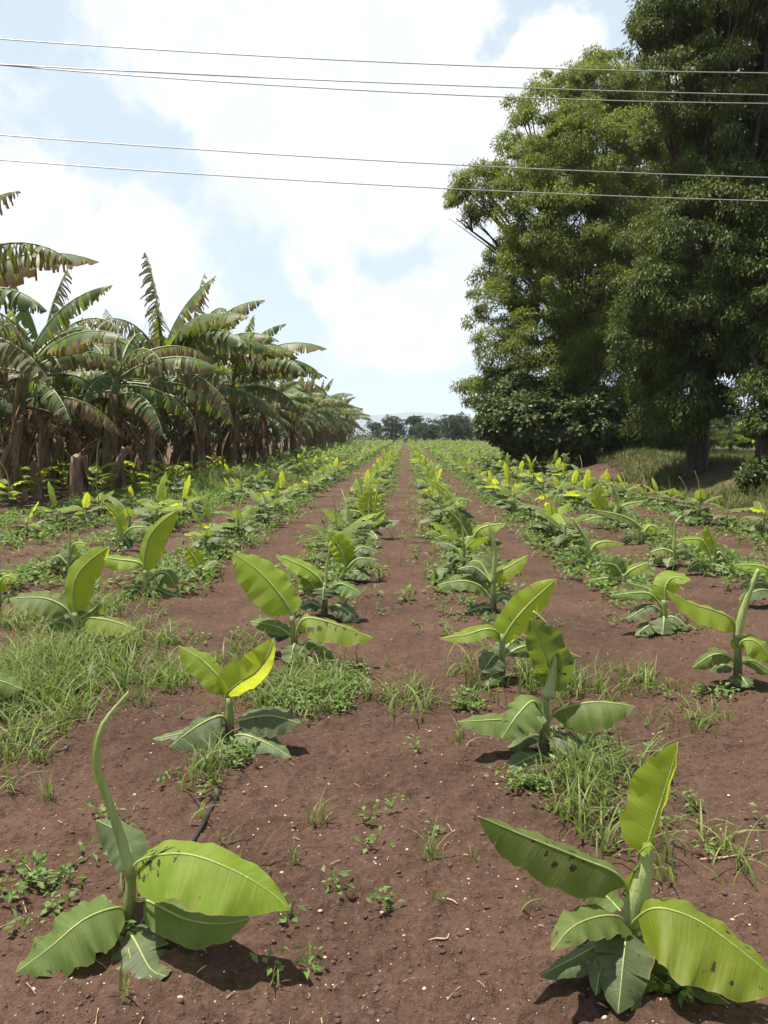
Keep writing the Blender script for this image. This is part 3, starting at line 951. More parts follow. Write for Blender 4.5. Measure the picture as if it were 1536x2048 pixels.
        ('mid', [(940, 1090), (915, 1070), (876, 1074)], 12, 12, 'cu', dict(pf=.12)),
        ('dull', [(940, 1100), (915, 1090), (880, 1112)], 18, 18, 'uc', dict(pf=.12)),
        ('dull', [(942, 1095), (970, 1080), (1005, 1085)], 16, 18, 'uc', dict(pf=.12)),
    ], []),
    (1, "sixth young banana plant right of the path, with slanting yellowish leaves", (905, 1045), (900, 1010), 5, [
        ('yellow', [(900, 1020), (905, 1000), (885, 975), (850, 955)], 14, 14, 'cu', dict(pf=.1)),
        ('mid', [(902, 1020), (920, 1000), (945, 1002)], 16, 16, 'cu', dict(pf=.1)),
        ('dull', [(902, 1025), (925, 1020), (950, 1035)], 14, 14, 'uc', dict(pf=.1)),
        ('dull', [(900, 1025), (880, 1022), (860, 1035)], 14, 14, 'uc', dict(pf=.1)),
        ('bright', [(902, 1020), (912, 1005, -.2), (918, 1010, -.3)], 14, 14, 'cu', dict(pf=.1)),
    ], []),
    # ---- second row to the right
    (2, "young banana plant at the right edge with thick pale spear and long drooping leaf", (1475, 1380), (1474, 1262), 8, [
        ('bright', [(1474, 1290), (1466, 1242), (1430, 1222, -.03), (1385, 1208, -.05), (1333, 1182, -.06)], 40, 14, 'cu', dict(pf=.12, fold=(6, 10))),
        ('mid', [(1474, 1330), (1455, 1312), (1425, 1310), (1384, 1336)], 20, 24, 'cu', dict(pf=.15)),
        ('bright', [(1476, 1310), (1485, 1282, -.04), (1515, 1285, -.08), (1548, 1325, -.12)], 22, 34, 'cu', dict(pf=.1)),
        ('mid', [(1478, 1330), (1505, 1322, .03), (1545, 1345, .03)], 26, 26, 'uc', dict(pf=.15)),
        ('dull', [(1476, 1350), (1482, 1352, -.06), (1497, 1395, -.14)], 24, 24, 'uc', dict(pf=.1)),
        ('dull', [(1474, 1340), (1440, 1330, .1), (1420, 1342, .15)], 22, 22, 'uc', dict(pf=.1)),
    ], [([(1474, 1275), (1488, 1215), (1502, 1175), (1517, 1138)], [9, 8, 6, 3])]),
    (2, "young banana plant at the right, folded bright top leaf above a ring of dark leaves", (1326, 1268), (1328, 1200), 7, [
        ('bright', [(1330, 1205), (1332, 1172), (1348, 1155), (1382, 1160, -.05)], 26, 22, 'cu', dict(pf=.1)),
        ('mid', [(1326, 1215), (1300, 1188), (1265, 1186), (1218, 1192)], 14, 20, 'cu', dict(pf=.14)),
        ('mid', [(1326, 1205), (1300, 1180, .08), (1255, 1165, .1)], 14, 14, 'cu', dict(pf=.14)),
        ('dull', [(1326, 1225), (1300, 1212, -.03), (1254, 1238, -.08)], 18, 18, 'uc', dict(pf=.12)),
        ('dull', [(1326, 1235), (1328, 1238, -.1), (1325, 1272, -.2)], 28, 28, 'uc', dict(pf=.1)),
        ('dull', [(1328, 1235), (1350, 1235, -.05), (1378, 1262, -.1)], 18, 18, 'uc', dict(pf=.1)),
        ('dull', [(1324, 1250), (1300, 1250, -.1), (1270, 1272, -.16)], 20, 20, 'uc', dict(pf=.1)),
    ], []),
    (2, "young banana plant right of the path, pale flag leaf folded over leftward", (1246, 1178), (1246, 1148), 6, [
        ('bright', [(1246, 1155), (1262, 1140), (1298, 1124)], 16, 16, 'cu', dict(pf=.1)),
        ('mid', [(1246, 1155), (1232, 1132), (1212, 1126)], 20, 20, 'c', dict(pf=.1)),
        ('mid', [(1244, 1160), (1215, 1156), (1174, 1162)], 12, 14, 'cu', dict(pf=.12)),
        ('dull', [(1248, 1165), (1275, 1162), (1305, 1178)], 14, 14, 'uc', dict(pf=.1)),
        ('dull', [(1244, 1165), (1230, 1170), (1215, 1185)], 14, 14, 'uc', dict(pf=.1)),
    ], []),
    (2, "slender young banana plant right of the path with a bare leaning spear", (1176, 1142), (1178, 1105), 5, [
        ('bright', [(1178, 1112), (1190, 1090), (1215, 1083), (1250, 1088)], 9, 11, 'cu', dict(pf=.14)),
        ('mid', [(1176, 1112), (1160, 1095), (1142, 1092)], 9, 9, 'cu', dict(pf=.14)),
        ('dull', [(1176, 1125), (1195, 1118), (1210, 1130)], 11, 11, 'uc', dict(pf=.14)),
        ('dull', [(1174, 1125), (1155, 1122), (1135, 1135)], 11, 11, 'uc', dict(pf=.14)),
    ], [([(1178, 1110), (1172, 1080), (1158, 1055), (1143, 1036)], [4, 4, 3, 2])]),
    (3, "young banana plant at the right with an upright leaf whose pale edge is folded over", (1426, 1152), (1424, 1112), 6, [
        ('bright', [(1425, 1118), (1428, 1092), (1414, 1050)], 20, 18, 'c', dict(pf=.1, fold=(4, 40))),
        ('bright', [(1424, 1120), (1405, 1082), (1378, 1078), (1350, 1080)], 12, 14, 'cu', dict(pf=.2)),
        ('mid', [(1426, 1125), (1440, 1105), (1468, 1150)], 20, 16, 'cu', dict(pf=.12)),
        ('dull', [(1424, 1130), (1400, 1125), (1372, 1142)], 16, 16, 'uc', dict(pf=.12)),
        ('dull', [(1428, 1130), (1450, 1135, -.1), (1460, 1160, -.15)], 16, 16, 'uc', dict(pf=.12)),
    ], []),
    (3, "young banana plant at the right with a hooked bare spear above low leaves", (1345, 1132), (1348, 1095), 5, [
        ('mid', [(1346, 1105), (1325, 1098), (1300, 1105)], 14, 14, 'cu', dict(pf=.14)),
        ('dull', [(1346, 1110), (1370, 1102), (1392, 1115)], 14, 14, 'cu', dict(pf=.14)),
        ('dull', [(1346, 1118), (1340, 1118, -.2), (1335, 1135, -.3)], 14, 14, 'uc', dict(pf=.14)),
        ('dull', [(1346, 1115), (1320, 1120), (1295, 1135)], 12, 12, 'uc', dict(pf=.14)),
    ], [([(1348, 1100), (1349, 1070), (1350, 1048), (1362, 1032)], [4, 3.5, 3, 2])]),
    (3, "young banana plant cut by the right edge with a narrow bright leaf held level", (1548, 1215), (1550, 1150), 7, [
        ('bright', [(1550, 1165), (1535, 1138), (1505, 1130), (1466, 1130)], 12, 18, 'cu', dict(pf=.1)),
        ('dull', [(1548, 1180), (1525, 1165), (1480, 1172)], 18, 20, 'cu', dict(pf=.12)),
        ('dull', [(1548, 1185), (1520, 1180, -.08), (1478, 1200, -.12)], 20, 20, 'uc', dict(pf=.12)),
    ], []),
    (3, "young banana plant at the right, upright yellowish paddle-like leaf facing the viewer", (1235, 1060), (1222, 1030), 5, [
        ('yellow', [(1225, 1035), (1205, 1012), (1196, 990), (1202, 966)], 17, 15, 'c', dict(pf=.25, fold=(5, 5))),
        ('mid', [(1225, 1040), (1245, 1012), (1290, 1002)], 12, 12, 'cu', dict(pf=.1)),
        ('mid', [(1225, 1045), (1200, 1035), (1165, 1042)], 12, 12, 'cu', dict(pf=.1)),
        ('dull', [(1228, 1048), (1250, 1042), (1275, 1055)], 12, 12, 'uc', dict(pf=.1)),
    ], [([(1226, 1040), (1236, 1005), (1231, 985), (1222, 965)], [3.5, 3.5, 3, 2])]),
    (3, "young banana plant at the right with a long dark leaf arching to the left", (1282, 1090), (1282, 1060), 5, [
        ('mid', [(1282, 1070), (1278, 1052), (1245, 1032), (1180, 1018)], 12, 18, 'cu', dict(pf=.1)),
        ('bright', [(1284, 1070), (1300, 1052), (1325, 1062)], 14, 16, 'cu', dict(pf=.1)),
        ('dull', [(1282, 1078), (1300, 1078), (1318, 1092)], 12, 12, 'uc', dict(pf=.1)),
        ('dull', [(1280, 1078), (1260, 1075), (1240, 1088)], 12, 12, 'uc', dict(pf=.1)),
    ], []),
    # ---- cut by the left edge
    (-2, "young banana plant at the left edge in thick grass, only a drooping leaf in view", (-70, 1440), (-65, 1360), 9, [
        ('mid', [(-62, 1385), (-40, 1362), (0, 1362), (47, 1380)], 26, 34, 'cu', dict(pf=.12)),
        ('dull', [(-65, 1390), (-90, 1362), (-130, 1385)], 32, 32, 'uc', dict(pf=.12)),
    ], []),
    (-3, "young banana plant cut by the left edge behind the big grass patch", (-6, 1230), (-4, 1175), 7, [
        ('bright', [(-4, 1190), (0, 1165), (14, 1152), (34, 1160)], 16, 20, 'cu', dict(pf=.1)),
        ('mid', [(-4, 1195), (-20, 1180), (-60, 1190)], 20, 20, 'cu', dict(pf=.1)),
        ('mid', [(-2, 1205), (15, 1192), (40, 1200)], 16, 16, 'uc', dict(pf=.1)),
    ], []),
]
for spec in HERO_SPECS:
    row = spec[0]
    o = hero(*spec[1:])
    HEROES.append((row, o.location.x, o.location.y))

# ------------------------------------------------------------------ repeated young banana plants
PROTO_LOOK = []


def generic_spine(r, az, el, L, droop, h0):
    d = Vector((math.cos(az), math.sin(az), 0))
    pts = []
    p = Vector((0, 0, h0))
    n = 6
    for i in range(n + 1):
        pts.append(p.copy())
        e = el - droop * (i / n) ** 1.2
        p = p + (d * math.cos(e) + Vector((0, 0, 1)) * math.sin(e)) * (L / n)
    return pts


def make_young_spec(seed):
    r = random.Random(seed)
    H = r.uniform(0.27, 0.36)
    specs = []
    az = r.uniform(0, 6.3)
    for k in range(9):                 # lower and middle leaves
        az += 2.4 + r.uniform(-.4, .4)
        low = k < 6
        el = rad(r.uniform(12, 42) if low else r.uniform(25, 55))
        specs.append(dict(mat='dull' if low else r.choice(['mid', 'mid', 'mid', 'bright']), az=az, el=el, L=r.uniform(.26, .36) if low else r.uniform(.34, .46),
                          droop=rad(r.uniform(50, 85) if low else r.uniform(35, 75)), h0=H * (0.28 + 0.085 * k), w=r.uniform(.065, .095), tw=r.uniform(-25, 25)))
    look = seed % 4
    if seed % 8 in (0, 3):
        az += 2.4
        specs.append(dict(mat='bright', az=az, el=rad(r.uniform(62, 82)), L=r.uniform(.38, .5), droop=rad(r.uniform(15, 45)), h0=H, w=r.uniform(.055, .08), tw=r.uniform(-30, 30)))
    spear = None
    if look in (1, 2):
        a2 = r.uniform(0, 6.3)
        spear = [(0, 0, H - .02), (0.02 * math.cos(a2), .02 * math.sin(a2), H + .15), (0.07 * math.cos(a2), .07 * math.sin(a2), H + .3),
                 (0.16 * math.cos(a2), .16 * math.sin(a2), H + .42)]
    if seed % 8 in (0, 3):
        return H, specs, spear, 'with one raised yellow-green leaf'
    return H, specs, spear, ['with low spreading leaves', 'with a pale spear above spread leaves', 'with a thin pale spear over low leaves',
                             'with broad spreading leaves'][look]


def make_young(seed, n=12, m=3):
    H, specs, spear, look = make_young_spec(seed)
    root = thing('young_banana_plant', 'young banana plant', 'banana plant', (0, 0, 0))
    kids = [stem_object(root, [(0, 0, -0.05), (0, 0, H / 2), (0, 0, H + .03)], [0.026, 0.02, 0.012], sides=6)]
    rr = random.Random(seed)
    for s in specs:
        kids.append(leaf_object(root, 'leaf', M[s['mat']], spine=generic_spine(rr, s['az'], s['el'], s['L'], s['droop'], s['h0']), wm=s['w'], wp=s['w'],
                                hint=(-.35 * math.cos(s['az']), -.35 * math.sin(s['az']), 1) if s['el'] < 1.1 else (-math.cos(s['az']), -math.sin(s['az']), .4), pf=.14,
                                fold=(rr.uniform(2, 25), rr.uniform(2, 25)), twist=s['tw'], n=n, m=m, wave=.08, slits=rr.choice([0, 0, 1]), r=rr, rib=.005))
    if spear:
        mb = MB()
        P, _ = catmull(spear, 10)
        mb.tube(P, list(np.linspace(.012, .003, 10)), 6, 0)
        kids.append(link('spear_leaf', mb.mesh('spear_leaf', [M['spear']]), root))
    return root, kids, look


ORD = ['first', 'second', 'third', 'fourth', 'fifth', 'sixth', 'seventh', 'eighth', 'ninth', 'tenth', 'eleventh', 'twelfth', 'thirteenth', 'fourteenth', 'fifteenth', 'sixteenth',
       'seventeenth', 'eighteenth', 'nineteenth', 'twentieth']
ROWNAME = {-1: 'row just left of the bare path', 1: 'row just right of the bare path', -2: 'second row left of the path', 2: 'second row right of the path',
           -3: 'third row left of the path', 3: 'third row right of the path', -4: 'fourth row left of the path', 4: 'fourth row right of the path',
           -5: 'weedy row beside the old banana plants', 5: 'row next to the shaded grass bank', 6: 'row below the big trees', 7: 'outermost row below the big trees'}


def field_limit(x, y):
    """right edge of the planted field: the grass bank"""
    return x < 6.2 + 0.035 * max(0, y - 26) + (0.9 if y < 16 else 0)


plants = []
for k, rx in ROWS.items():
    hs = [h for h in HEROES if h[0] == k]
    y0 = max([h[2] for h in hs], default=None)
    if y0 is None:
        y0 = {-5: 25.0, -4: 10.5, 4: 9.6, 5: 12.0, 6: 60.0, 7: 75.0}.get(k, 12)
    cnt = len(hs)
    ys = sorted(h[2] for h in hs)
    spots_y = []
    for a, b in zip(ys, ys[1:]):            # gaps between the individually modelled plants
        g = int((b - a) / 1.25)
        if a > 6.5:
            spots_y += [(a + (b - a) * q / g, .06) for q in range(1, g)]
    y = y0 + 1.2
    step = 0.9 if abs(k) == 1 else 1.0
    while y < 140:
        spots_y.append((y, 0.22 if k <= -3 else 0.06))
        y += step
    for y, skip in spots_y:
        x = rx + random.uniform(-.16, .16)
        yy = y + random.uniform(-.2, .2)
        if field_limit(x, yy) and random.random() > skip:
            plants.append((math.hypot(x, yy), k, 0, x, yy))
plants.sort()
rank = {}
for k in ROWS:                              # number each row from the front
    al = sorted([h[2] for h in HEROES if h[0] == k] + [p[4] for p in plants if p[1] == k])
    for n_, v_ in enumerate(al):
        rank[(k, v_)] = n_ + 1
plants = [(p[0], p[1], rank[(p[1], p[4])], p[3], p[4]) for p in plants]
N_IND = 295 - len(HEROES)
protos = [make_young(s) for s in range(40, 52)]
used = set()
for i, (d, k, cnt, x, y) in enumerate(plants[:N_IND]):
    pi = random.randrange(len(protos))
    src, kids, look = protos[pi]
    if cnt <= 20 and d < 32:
        lab = 'young banana plant %s, %s from the front in the %s' % (look, ORD[cnt - 1], ROWNAME[k])
        if len(lab.split()) > 16:
            lab = 'young banana plant, %s from the front in the %s' % (ORD[cnt - 1], ROWNAME[k])
        if len(lab.split()) > 16:
            lab = 'banana plant, %s in the %s' % (ORD[cnt - 1], ROWNAME[k])
    else:
        lab = 'small distant young banana plant far along the %s' % ROWNAME[k]
    sc = random.uniform(.85, 1.3) * (0.85 if k <= -4 else 1.0)
    loc = (x, y, hz(x, y) - .005)
    rz = random.uniform(0, 6.28)
    if pi not in used:
        used.add(pi)
        src.location = loc
        src.rotation_euler = (0, 0, rz)
        src.scale = (sc,) * 3
        src['label'] = lab
        src['group'] = 'young banana plants set out in rows'
    else:
        copy_thing(src, kids, loc, rz, sc, lab, 'young banana plants set out in rows')


def join_arrays(mb):
    v = np.array(mb.v)
    q = np.array([f for f in mb.f if len(f) == 4])
    return v, q


far_src = []
for s in range(60, 66):
    H, specs, spear, look = make_young_spec(s)
    mb = MB()
    rr = random.Random(s)
    for sp in specs:
        leaf_geo(mb, generic_spine(rr, sp['az'], sp['el'], sp['L'], sp['droop'], sp['h0']), sp['w'], sp['w'], (-.35 * math.cos(sp['az']), -.35 * math.sin(sp['az']), 1),
                 pf=.1, n=7, m=1, wave=0.1, r=rr, rib=.004)
    far_src.append(join_arrays(mb))
vs, qs, o = [], [], 0
for (d, k, cnt, x, y) in plants[N_IND:]:
    v, q = random.choice(far_src)
    a = random.uniform(0, 6.28)
    s = random.uniform(1.15, 1.5)
    R = np.array([[math.cos(a), -math.sin(a), 0], [math.sin(a), math.cos(a), 0], [0, 0, 1]]) * s
    vs.append(v @ R.T + np.array([x, y, hz(x, y)]))
    qs.append(q + o)
    o += len(v)
far = link('far_banana_rows', np_mesh('far_banana_rows', np.vstack(vs), np.vstack(qs), [M['fareav']]))
far['kind'] = 'stuff'
far['label'] = 'green mass of young banana rows running to the far trees'
far['category'] = 'banana plants'

# ------------------------------------------------------------------ old banana plantation at the left


def torn_leaf(mb, L, W, e0, droop, rag, seed, sag=1.0, fold=0.0):
    """full-grown leaf along +X from the origin, split by the wind into strips"""
    r = random.Random(seed)
    n = 26
    pts = [Vector((0, 0, 0))]
    yaw = 0.0
    for i in range(n):
        t = i / n
        e = e0 - droop * t ** 1.3
        yaw += r.uniform(-.02, .02)
        pts.append(pts[-1] + Vector((math.cos(e) * math.cos(yaw), math.cos(e) * math.sin(yaw), math.sin(e))) * (L / n))
    mb.tube(pts[::2], [0.032 * (1.12 - t) for t in np.linspace(0, 1, len(pts[::2]))], 6, 1)

    def sp(t):
        f = min(max(t, 0), 1) * n
        i = min(int(f), n - 1)
        return pts[i].lerp(pts[i + 1], f - i)
    pf = 0.16
    for s in (-1, 1):
        t = pf
        while t < 0.995:
            dt = r.uniform(0.008, 0.034) if r.random() < rag + .15 else r.uniform(.05, .11)
            t1 = min(t + dt, 1.0)
            u = (0.5 * (t + t1) - pf) / (1 - pf)
            w = W * float(np.interp(u, PROF[:, 0], PROF[:, 1])) * r.uniform(.85, 1.05)
            if rag > .7 and r.random() < .12:
                t = t1
                continue
            a0 = rad(r.uniform(5, 25)) * sag + fold + rag * rad(r.uniform(0, 30))
            a1 = a0 + rad(r.uniform(25, 60)) * sag * (0.5 + rag)
            shear = r.uniform(-.05, .1) * W
            rows, uvs = [], []
            c = 4
            T = (sp(t1 + .01) - sp(t - .01)).normalized()
            N = Vector((0, 0, 1)) - T * T.z
            if N.length < .15:
                N = Vector((-1, 0, 0.2)) - T * Vector((-1, 0, .2)).dot(T)
            N.normalize()
            B = T.cross(N)
            segs = 2 if dt < .06 else 4
            for i in range(segs + 1):
                tt = t + (t1 - t) * i / segs
                uu = (tt - pf) / (1 - pf)
                ww = w * (1 if dt < .06 else float(np.interp(uu, PROF[:, 0], PROF[:, 1])) / max(.05, float(np.interp(u, PROF[:, 0], PROF[:, 1]))))
                q = sp(tt)
                row, ur = [q], [(0.5, uu)]
                cur = q.copy()
                taper = (i / segs - .5) * (t1 - t) * L
                for j in range(1, c + 1):
                    f = j / c
                    an = a0 + (a1 - a0) * f
                    d = B * (s * math.cos(an)) - N * (math.sin(an) * .6) - Vector((0, 0, 1)) * (math.sin(an) * .5)
                    cur = cur + d * (ww / c) + T * (shear / c)
                    pnt = cur - T * (taper * 0.32 * f ** 2)
                    row.append(pnt)
                    ur.append((0.5 + .5 * s * f, uu))
                rows.append(row)
                uvs.append(ur)
            mb.grid(rows, uvs, 0, flip=(s > 0))
            t = t1 + (0.002 if r.random() < .7 else 0.01)


OLD_LEAVES = {}
for i, (kind, e0, droop, rag, mat, L) in enumerate([
        ('up', 84, 22, .9, 'oldbrown', 2.3), ('up', 76, 40, .35, 'old', 2.5), ('up', 68, 70, .85, 'oldbrown', 2.4), ('up', 72, 60, .5, 'old', 2.6),
        ('out', 48, 70, .35, 'old', 2.7), ('out', 40, 75, .6, 'old', 2.6), ('out', 30, 60, .25, 'old', 2.7), ('out', 52, 95, .75, 'oldbrown', 2.5), ('out', 38, 85, .5, 'old', 2.6),
        ('low', 12, 75, .7, 'oldbrown', 2.5), ('low', 5, 65, .55, 'old', 2.3), ('low', 20, 90, .5, 'old', 2.6), ('low', -5, 70, .8, 'oldbrown', 2.2),
        ('dry', -35, 55, .9, 'dry', 1.7), ('dry', -55, 35, .95, 'dry', 1.9), ('dry', 0, 100, .9, 'dry', 1.6)]):
    mb = MB()
    rag = min(1.0, rag + (.2 if kind != 'dry' else 0))
    torn_leaf(mb, L, (0.17 if kind == 'dry' else 0.41), rad(e0), rad(droop), rag, 100 + i, sag=1.6 if kind == 'dry' else 1.0, fold=rad(35) if kind == 'dry' else 0)
    OLD_LEAVES.setdefault(kind, []).append(mb.mesh('old_leaf', [M[mat], M['dry'] if kind == 'dry' else M['oldrib']]))


def old_stem_mesh(seed):
    r = random.Random(seed)
    mb = MB()
    H = 3.0
    lean = r.uniform(-.25, .25), r.uniform(-.2, .2)
    pts = [(lean[0] * (t ** 1.5), lean[1] * (t ** 1.5), H * t - .1) for t in np.linspace(0, 1, 9)]
    mb.tube(pts, [.17, .15, .14, .13, .12, .11, .10, .09, .07], 10, 0)
    for k in range(9):           # torn sheath flaps
        a = r.uniform(0, 6.3)
        z0 = r.uniform(.6, 2.6)
        ln = r.uniform(.4, 1.0)
        w = r.uniform(.05, .11)
        c = Vector((math.cos(a), math.sin(a), 0))
        b = Vector((-math.sin(a), math.cos(a), 0))
        rows, uvs = [], []
        for i in range(5):
            t = i / 4
            q = Vector((lean[0] * (z0 / H) ** 1.5, lean[1] * (z0 / H) ** 1.5, z0)) + c * (.11 + .16 * math.sin(t * 2.2)) - Vector((0, 0, 1)) * ln * t * .9
            rows.append([q - b * w * (1 - .6 * t), q + c * .03, q + b * w * (1 - .5 * t)])
            uvs.append([(0, t * .3), (.5, t * .3), (1, t * .3)])
        mb.grid(rows, uvs, 1)
    return mb.mesh('old_pseudostem', [M['oldstem'], M['dry']]), pts[-1]


OLD_STEMS = [old_stem_mesh(s) for s in range(5)]
old_plants = []


def old_banana(x, y, sc, label, seed, group='full-grown banana plants of the old plantation', forced=(), n_out=(7, 9), detail=True):
    r = random.Random(seed)
    root = thing('banana_plant', label, 'banana plant', (x, y, hz(x, y)), 0, group)
    root.scale = (sc, sc, sc)
    root.rotation_euler = (r.uniform(-.11, .11) if y > 18 else 0, r.uniform(-.06, .13) if y > 18 else 0, r.uniform(-.2, .2) if not forced else 0)
    sm, top = r.choice(OLD_STEMS)
    link('pseudostem', sm, root)

    def put(kind, az, dz=0.0, s=1.0, which=None, tilt=0.0):
        ms = OLD_LEAVES[kind]
        me = ms[which % len(ms)] if which is not None else r.choice(ms)
        o = link('dry_leaf' if kind == 'dry' else 'leaf', me, root)
        o.location = (top[0], top[1], top[2] - dz)
        o.rotation_euler = (tilt, 0, az)
        o.scale = (s, s, s)
    for f in forced:
        put(*f)
    az = r.uniform(0, 6.3)
    if not forced:
        for k in range(r.choice([1, 1, 2, 2])):
            put('up', az, 0.0, r.uniform(.8, 1.05))
            az += 2.4
    for k in range(r.randint(*n_out)):
        put('out', az, .06 + .02 * k, r.uniform(.85, 1.1))
        az += 2.4 + r.uniform(-.3, .3)
    for k in range(r.randint(4, 6)):
        put('low', az, .2 + .12 * k, r.uniform(.75, 1.0))
        az += 2.4
    for k in range(r.randint(3, 5)):
        put('dry', az, .3 + .3 * k, r.uniform(.75, 1.1))
        az += 2.2 + r.uniform(-.5, .5)
    return root


# hand-placed front plants of the old plantation
old_banana(-9.35, 17.0, 1.5, 'tall old banana plant at the left edge with one huge torn leaf reaching right', 1,
           forced=[('out', rad(12), .2, .92, 0), ('out', rad(-14), .35, .8, 4), ('up', rad(-12), -.1, .84, 2), ('up', rad(170), -.1, 1.1, 3)], n_out=(3, 3))
old_banana(-9.3, 19.6, 1.12, 'old banana plant at the far left, its dense drooping leaves hiding the inner rows', 6, n_out=(7, 8))
old_banana(-8.1, 22.6, 1.12, 'old banana plant at the left with drooping torn leaves over a brown leaning stem', 2)
old_banana(-7.9, 25.5, 1.36, 'old banana plant with a tall bare leaf stalk sticking up above the others', 3,
           forced=[('up', rad(150), 0, 1.1, 0), ('up', rad(10), 0, .9, 1), ('out', rad(-30), .05, 1.1, 4), ('out', rad(-80), .1, 1.1, 3), ('out', rad(20), .1, 1.1, 1)])
old_banana(-7.4, 30.5, 1.42, 'old banana plant with ragged upright leaves and long leaves arching over the field', 4,
           forced=[('up', rad(60), 0, 1.1, 0), ('up', rad(5), 0, 1.1, 2), ('out', rad(10), .05, 1.15, 4), ('out', rad(-25), .1, 1.1, 6), ('out', rad(-60), .1, 1.15, 5), ('out', rad(35), .1, 1.1, 8)])
old_banana(-7.2, 35.0, 1.38, 'old banana plant with broad leaves stretched far out toward the path', 5,
           forced=[('out', rad(-5), .0, 1.15, 0), ('out', rad(12), .1, 1.1, 2), ('out', rad(-30), .05, 1.2, 4), ('out', rad(-55), .1, 1.15, 8), ('up', rad(20), 0, .9, 3)])
i = 0
for y in np.arange(38, 110, 2.1):
    i += 1
    lab = 'old banana plant with torn brown-edged leaves, %s along the field edge after the broad-leaved one' % ORD[i - 1] if i <= 12 else \
        'small distant old banana plant far along the field edge'
    old_banana(-7.9 + random.uniform(-.3, .3), y, random.uniform(.95, 1.42), lab, 20 + i)
i = 0
for rx in (-9.9, -11.8, -13.8, -15.9):
    for y in np.arange(19.5 + random.uniform(0, 1), 58 if rx > -13 else 46, 2.15):
        i += 1
        if rx * 1700 / y + 812 < -260 or (rx > -13 and y < (22.5 if rx > -11 else 21.5)):
            continue
        old_banana(rx + random.uniform(-.4, .4), y + random.uniform(-.4, .4), random.uniform(.9, 1.3),
                   'old banana plant deep inside the plantation behind the front row', 100 + i)

# cut stumps and leaning dead stems along the edge


def dead_stem(px, py, dx, top_py, rpx, label, cutface=False):
    g = ground_at(px, py)
    s = g.y / F_PX
    mb = MB()
    H = (py - top_py) * s
    pts = [Vector((dx * s * t, random.uniform(-.03, .03), H * t - .08)) for t in np.linspace(0, 1, 7)]
    mb.tube(pts, [rpx * s * .8 * (1.2 - .3 * t) * random.uniform(.93, 1.07) for t in np.linspace(0, 1, 7)], 9, 0, cap=False)
    o = len(mb.v) - 9
    for k in range(9):                       # ragged cut
        v_ = mb.v[o + k]
        mb.v[o + k] = (v_[0], v_[1], v_[2] + random.uniform(-.07, .05) * H)
    mb.f.append(tuple(o + k for k in range(9)))
    mb.m.append(1 if cutface else 0)
    for k in range(4):
        a = random.uniform(0, 6.3)
        z0 = random.uniform(.3, .95)
        rr = rpx * s
        c = Vector((math.cos(a), math.sin(a), 0))
        b = Vector((-math.sin(a), math.cos(a), 0))
        rows, uvs = [], []
        for q in range(4):
            t = q / 3
            p = pts[0].lerp(pts[-1], z0) + c * (rr + .08 * t) - Vector((0, 0, 1)) * (.35 * t * H)
            p.z = max(p.z, 0.02)
            rows.append([p - b * rr * .5, p + c * .02, p + b * rr * .4])
            uvs.append([(0, t), (.5, t), (1, t)])
        mb.grid(rows, uvs, 2)
    thing('banana_stump', label, 'stump', (g.x, g.y, hz(g.x, g.y)), 0, 'cut and dead banana stems at the plantation edge',
          mb.mesh('banana_stump', [M['stump'], M['cut'], M['dry']]))


for a in [(152, 1000, 6, 905, 17, 'thick brown cut banana stump standing upright at the plantation edge', False),
          (48, 1005, 2, 972, 8, 'short pale cut banana stump with a bright cut face', True),
          (205, 990, 50, 890, 11, 'brown dead banana stem leaning right beside the thick stump', False),
          (75, 1000, -4, 920, 12, 'dark upright banana stump at the left edge', False),
          (247, 985, -5, 925, 10, 'reddish stripped banana stump with peeling sides', False),
          (510, 935, 22, 890, 6, 'thin pale dead stem leaning right near the grass hump', False),
          (475, 938, 12, 885, 5, 'thin pale dead stem leaning beside the grass hump, left one', False),
          (375, 955, 14, 895, 8, 'dead brown banana stem under the drooping leaves', False),
          (330, 960, -8, 905, 8, 'dark broken banana stem in the plantation shade', False),
          (100, 985, 18, 870, 9, 'slim brown dead stem leaning right at the left of the plantation', False)]:
    dead_stem(*a)

# bright suckers among the old stems
spots = [(12, 990, 'at the left frame edge'), (60, 975, 'between the short pale stump and the dark stump'), (100, 968, 'right of the dark upright stump'), (180, 962, 'right of the thick brown stump'),
         (262, 958, 'behind the reddish stripped stump'), (355, 955, 'beside the dead brown stem'), (305, 985, 'in front of the plantation on open soil'), (128, 955, 'behind the thick brown stump'),
         (30, 955, 'deep behind the short pale stump'), (215, 950, 'behind the leaning dead stem'), (430, 945, 'left of the thin pale stems'),
         (40, 962, None), (150, 985, None), (235, 975, None), (285, 965, None), (330, 972, None), (80, 990, None), (385, 962, None), (20, 1005, None), (195, 985, None), (130, 972, None)]
sk, skids, _ = make_young(77)
for c in skids:
    if c.name.startswith('leaf'):
        c.data.materials[0] = M['bright'] if random.random() < .6 else M['yellow']
for i, (px, py, where) in enumerate(spots):
    g = ground_at(px, py + 9)
    loc = (g.x, g.y, hz(g.x, g.y))
    lab = 'bright green banana sucker %s' % where if where else 'bright leafy banana sucker in the tangle at the foot of the old banana plants'
    sc = random.uniform(1.3, 1.9)
    if i == 0:
        sk.location, sk.scale, sk.name = loc, (sc,) * 3, 'banana_sucker'
        sk['label'], sk['group'] = lab, 'bright suckers among the old banana stems'
    else:
        c = copy_thing(sk, skids, loc, random.uniform(0, 6.3), sc, lab, 'bright suckers among the old banana stems')
        c.name = 'banana_sucker'

# ------------------------------------------------------------------ trees


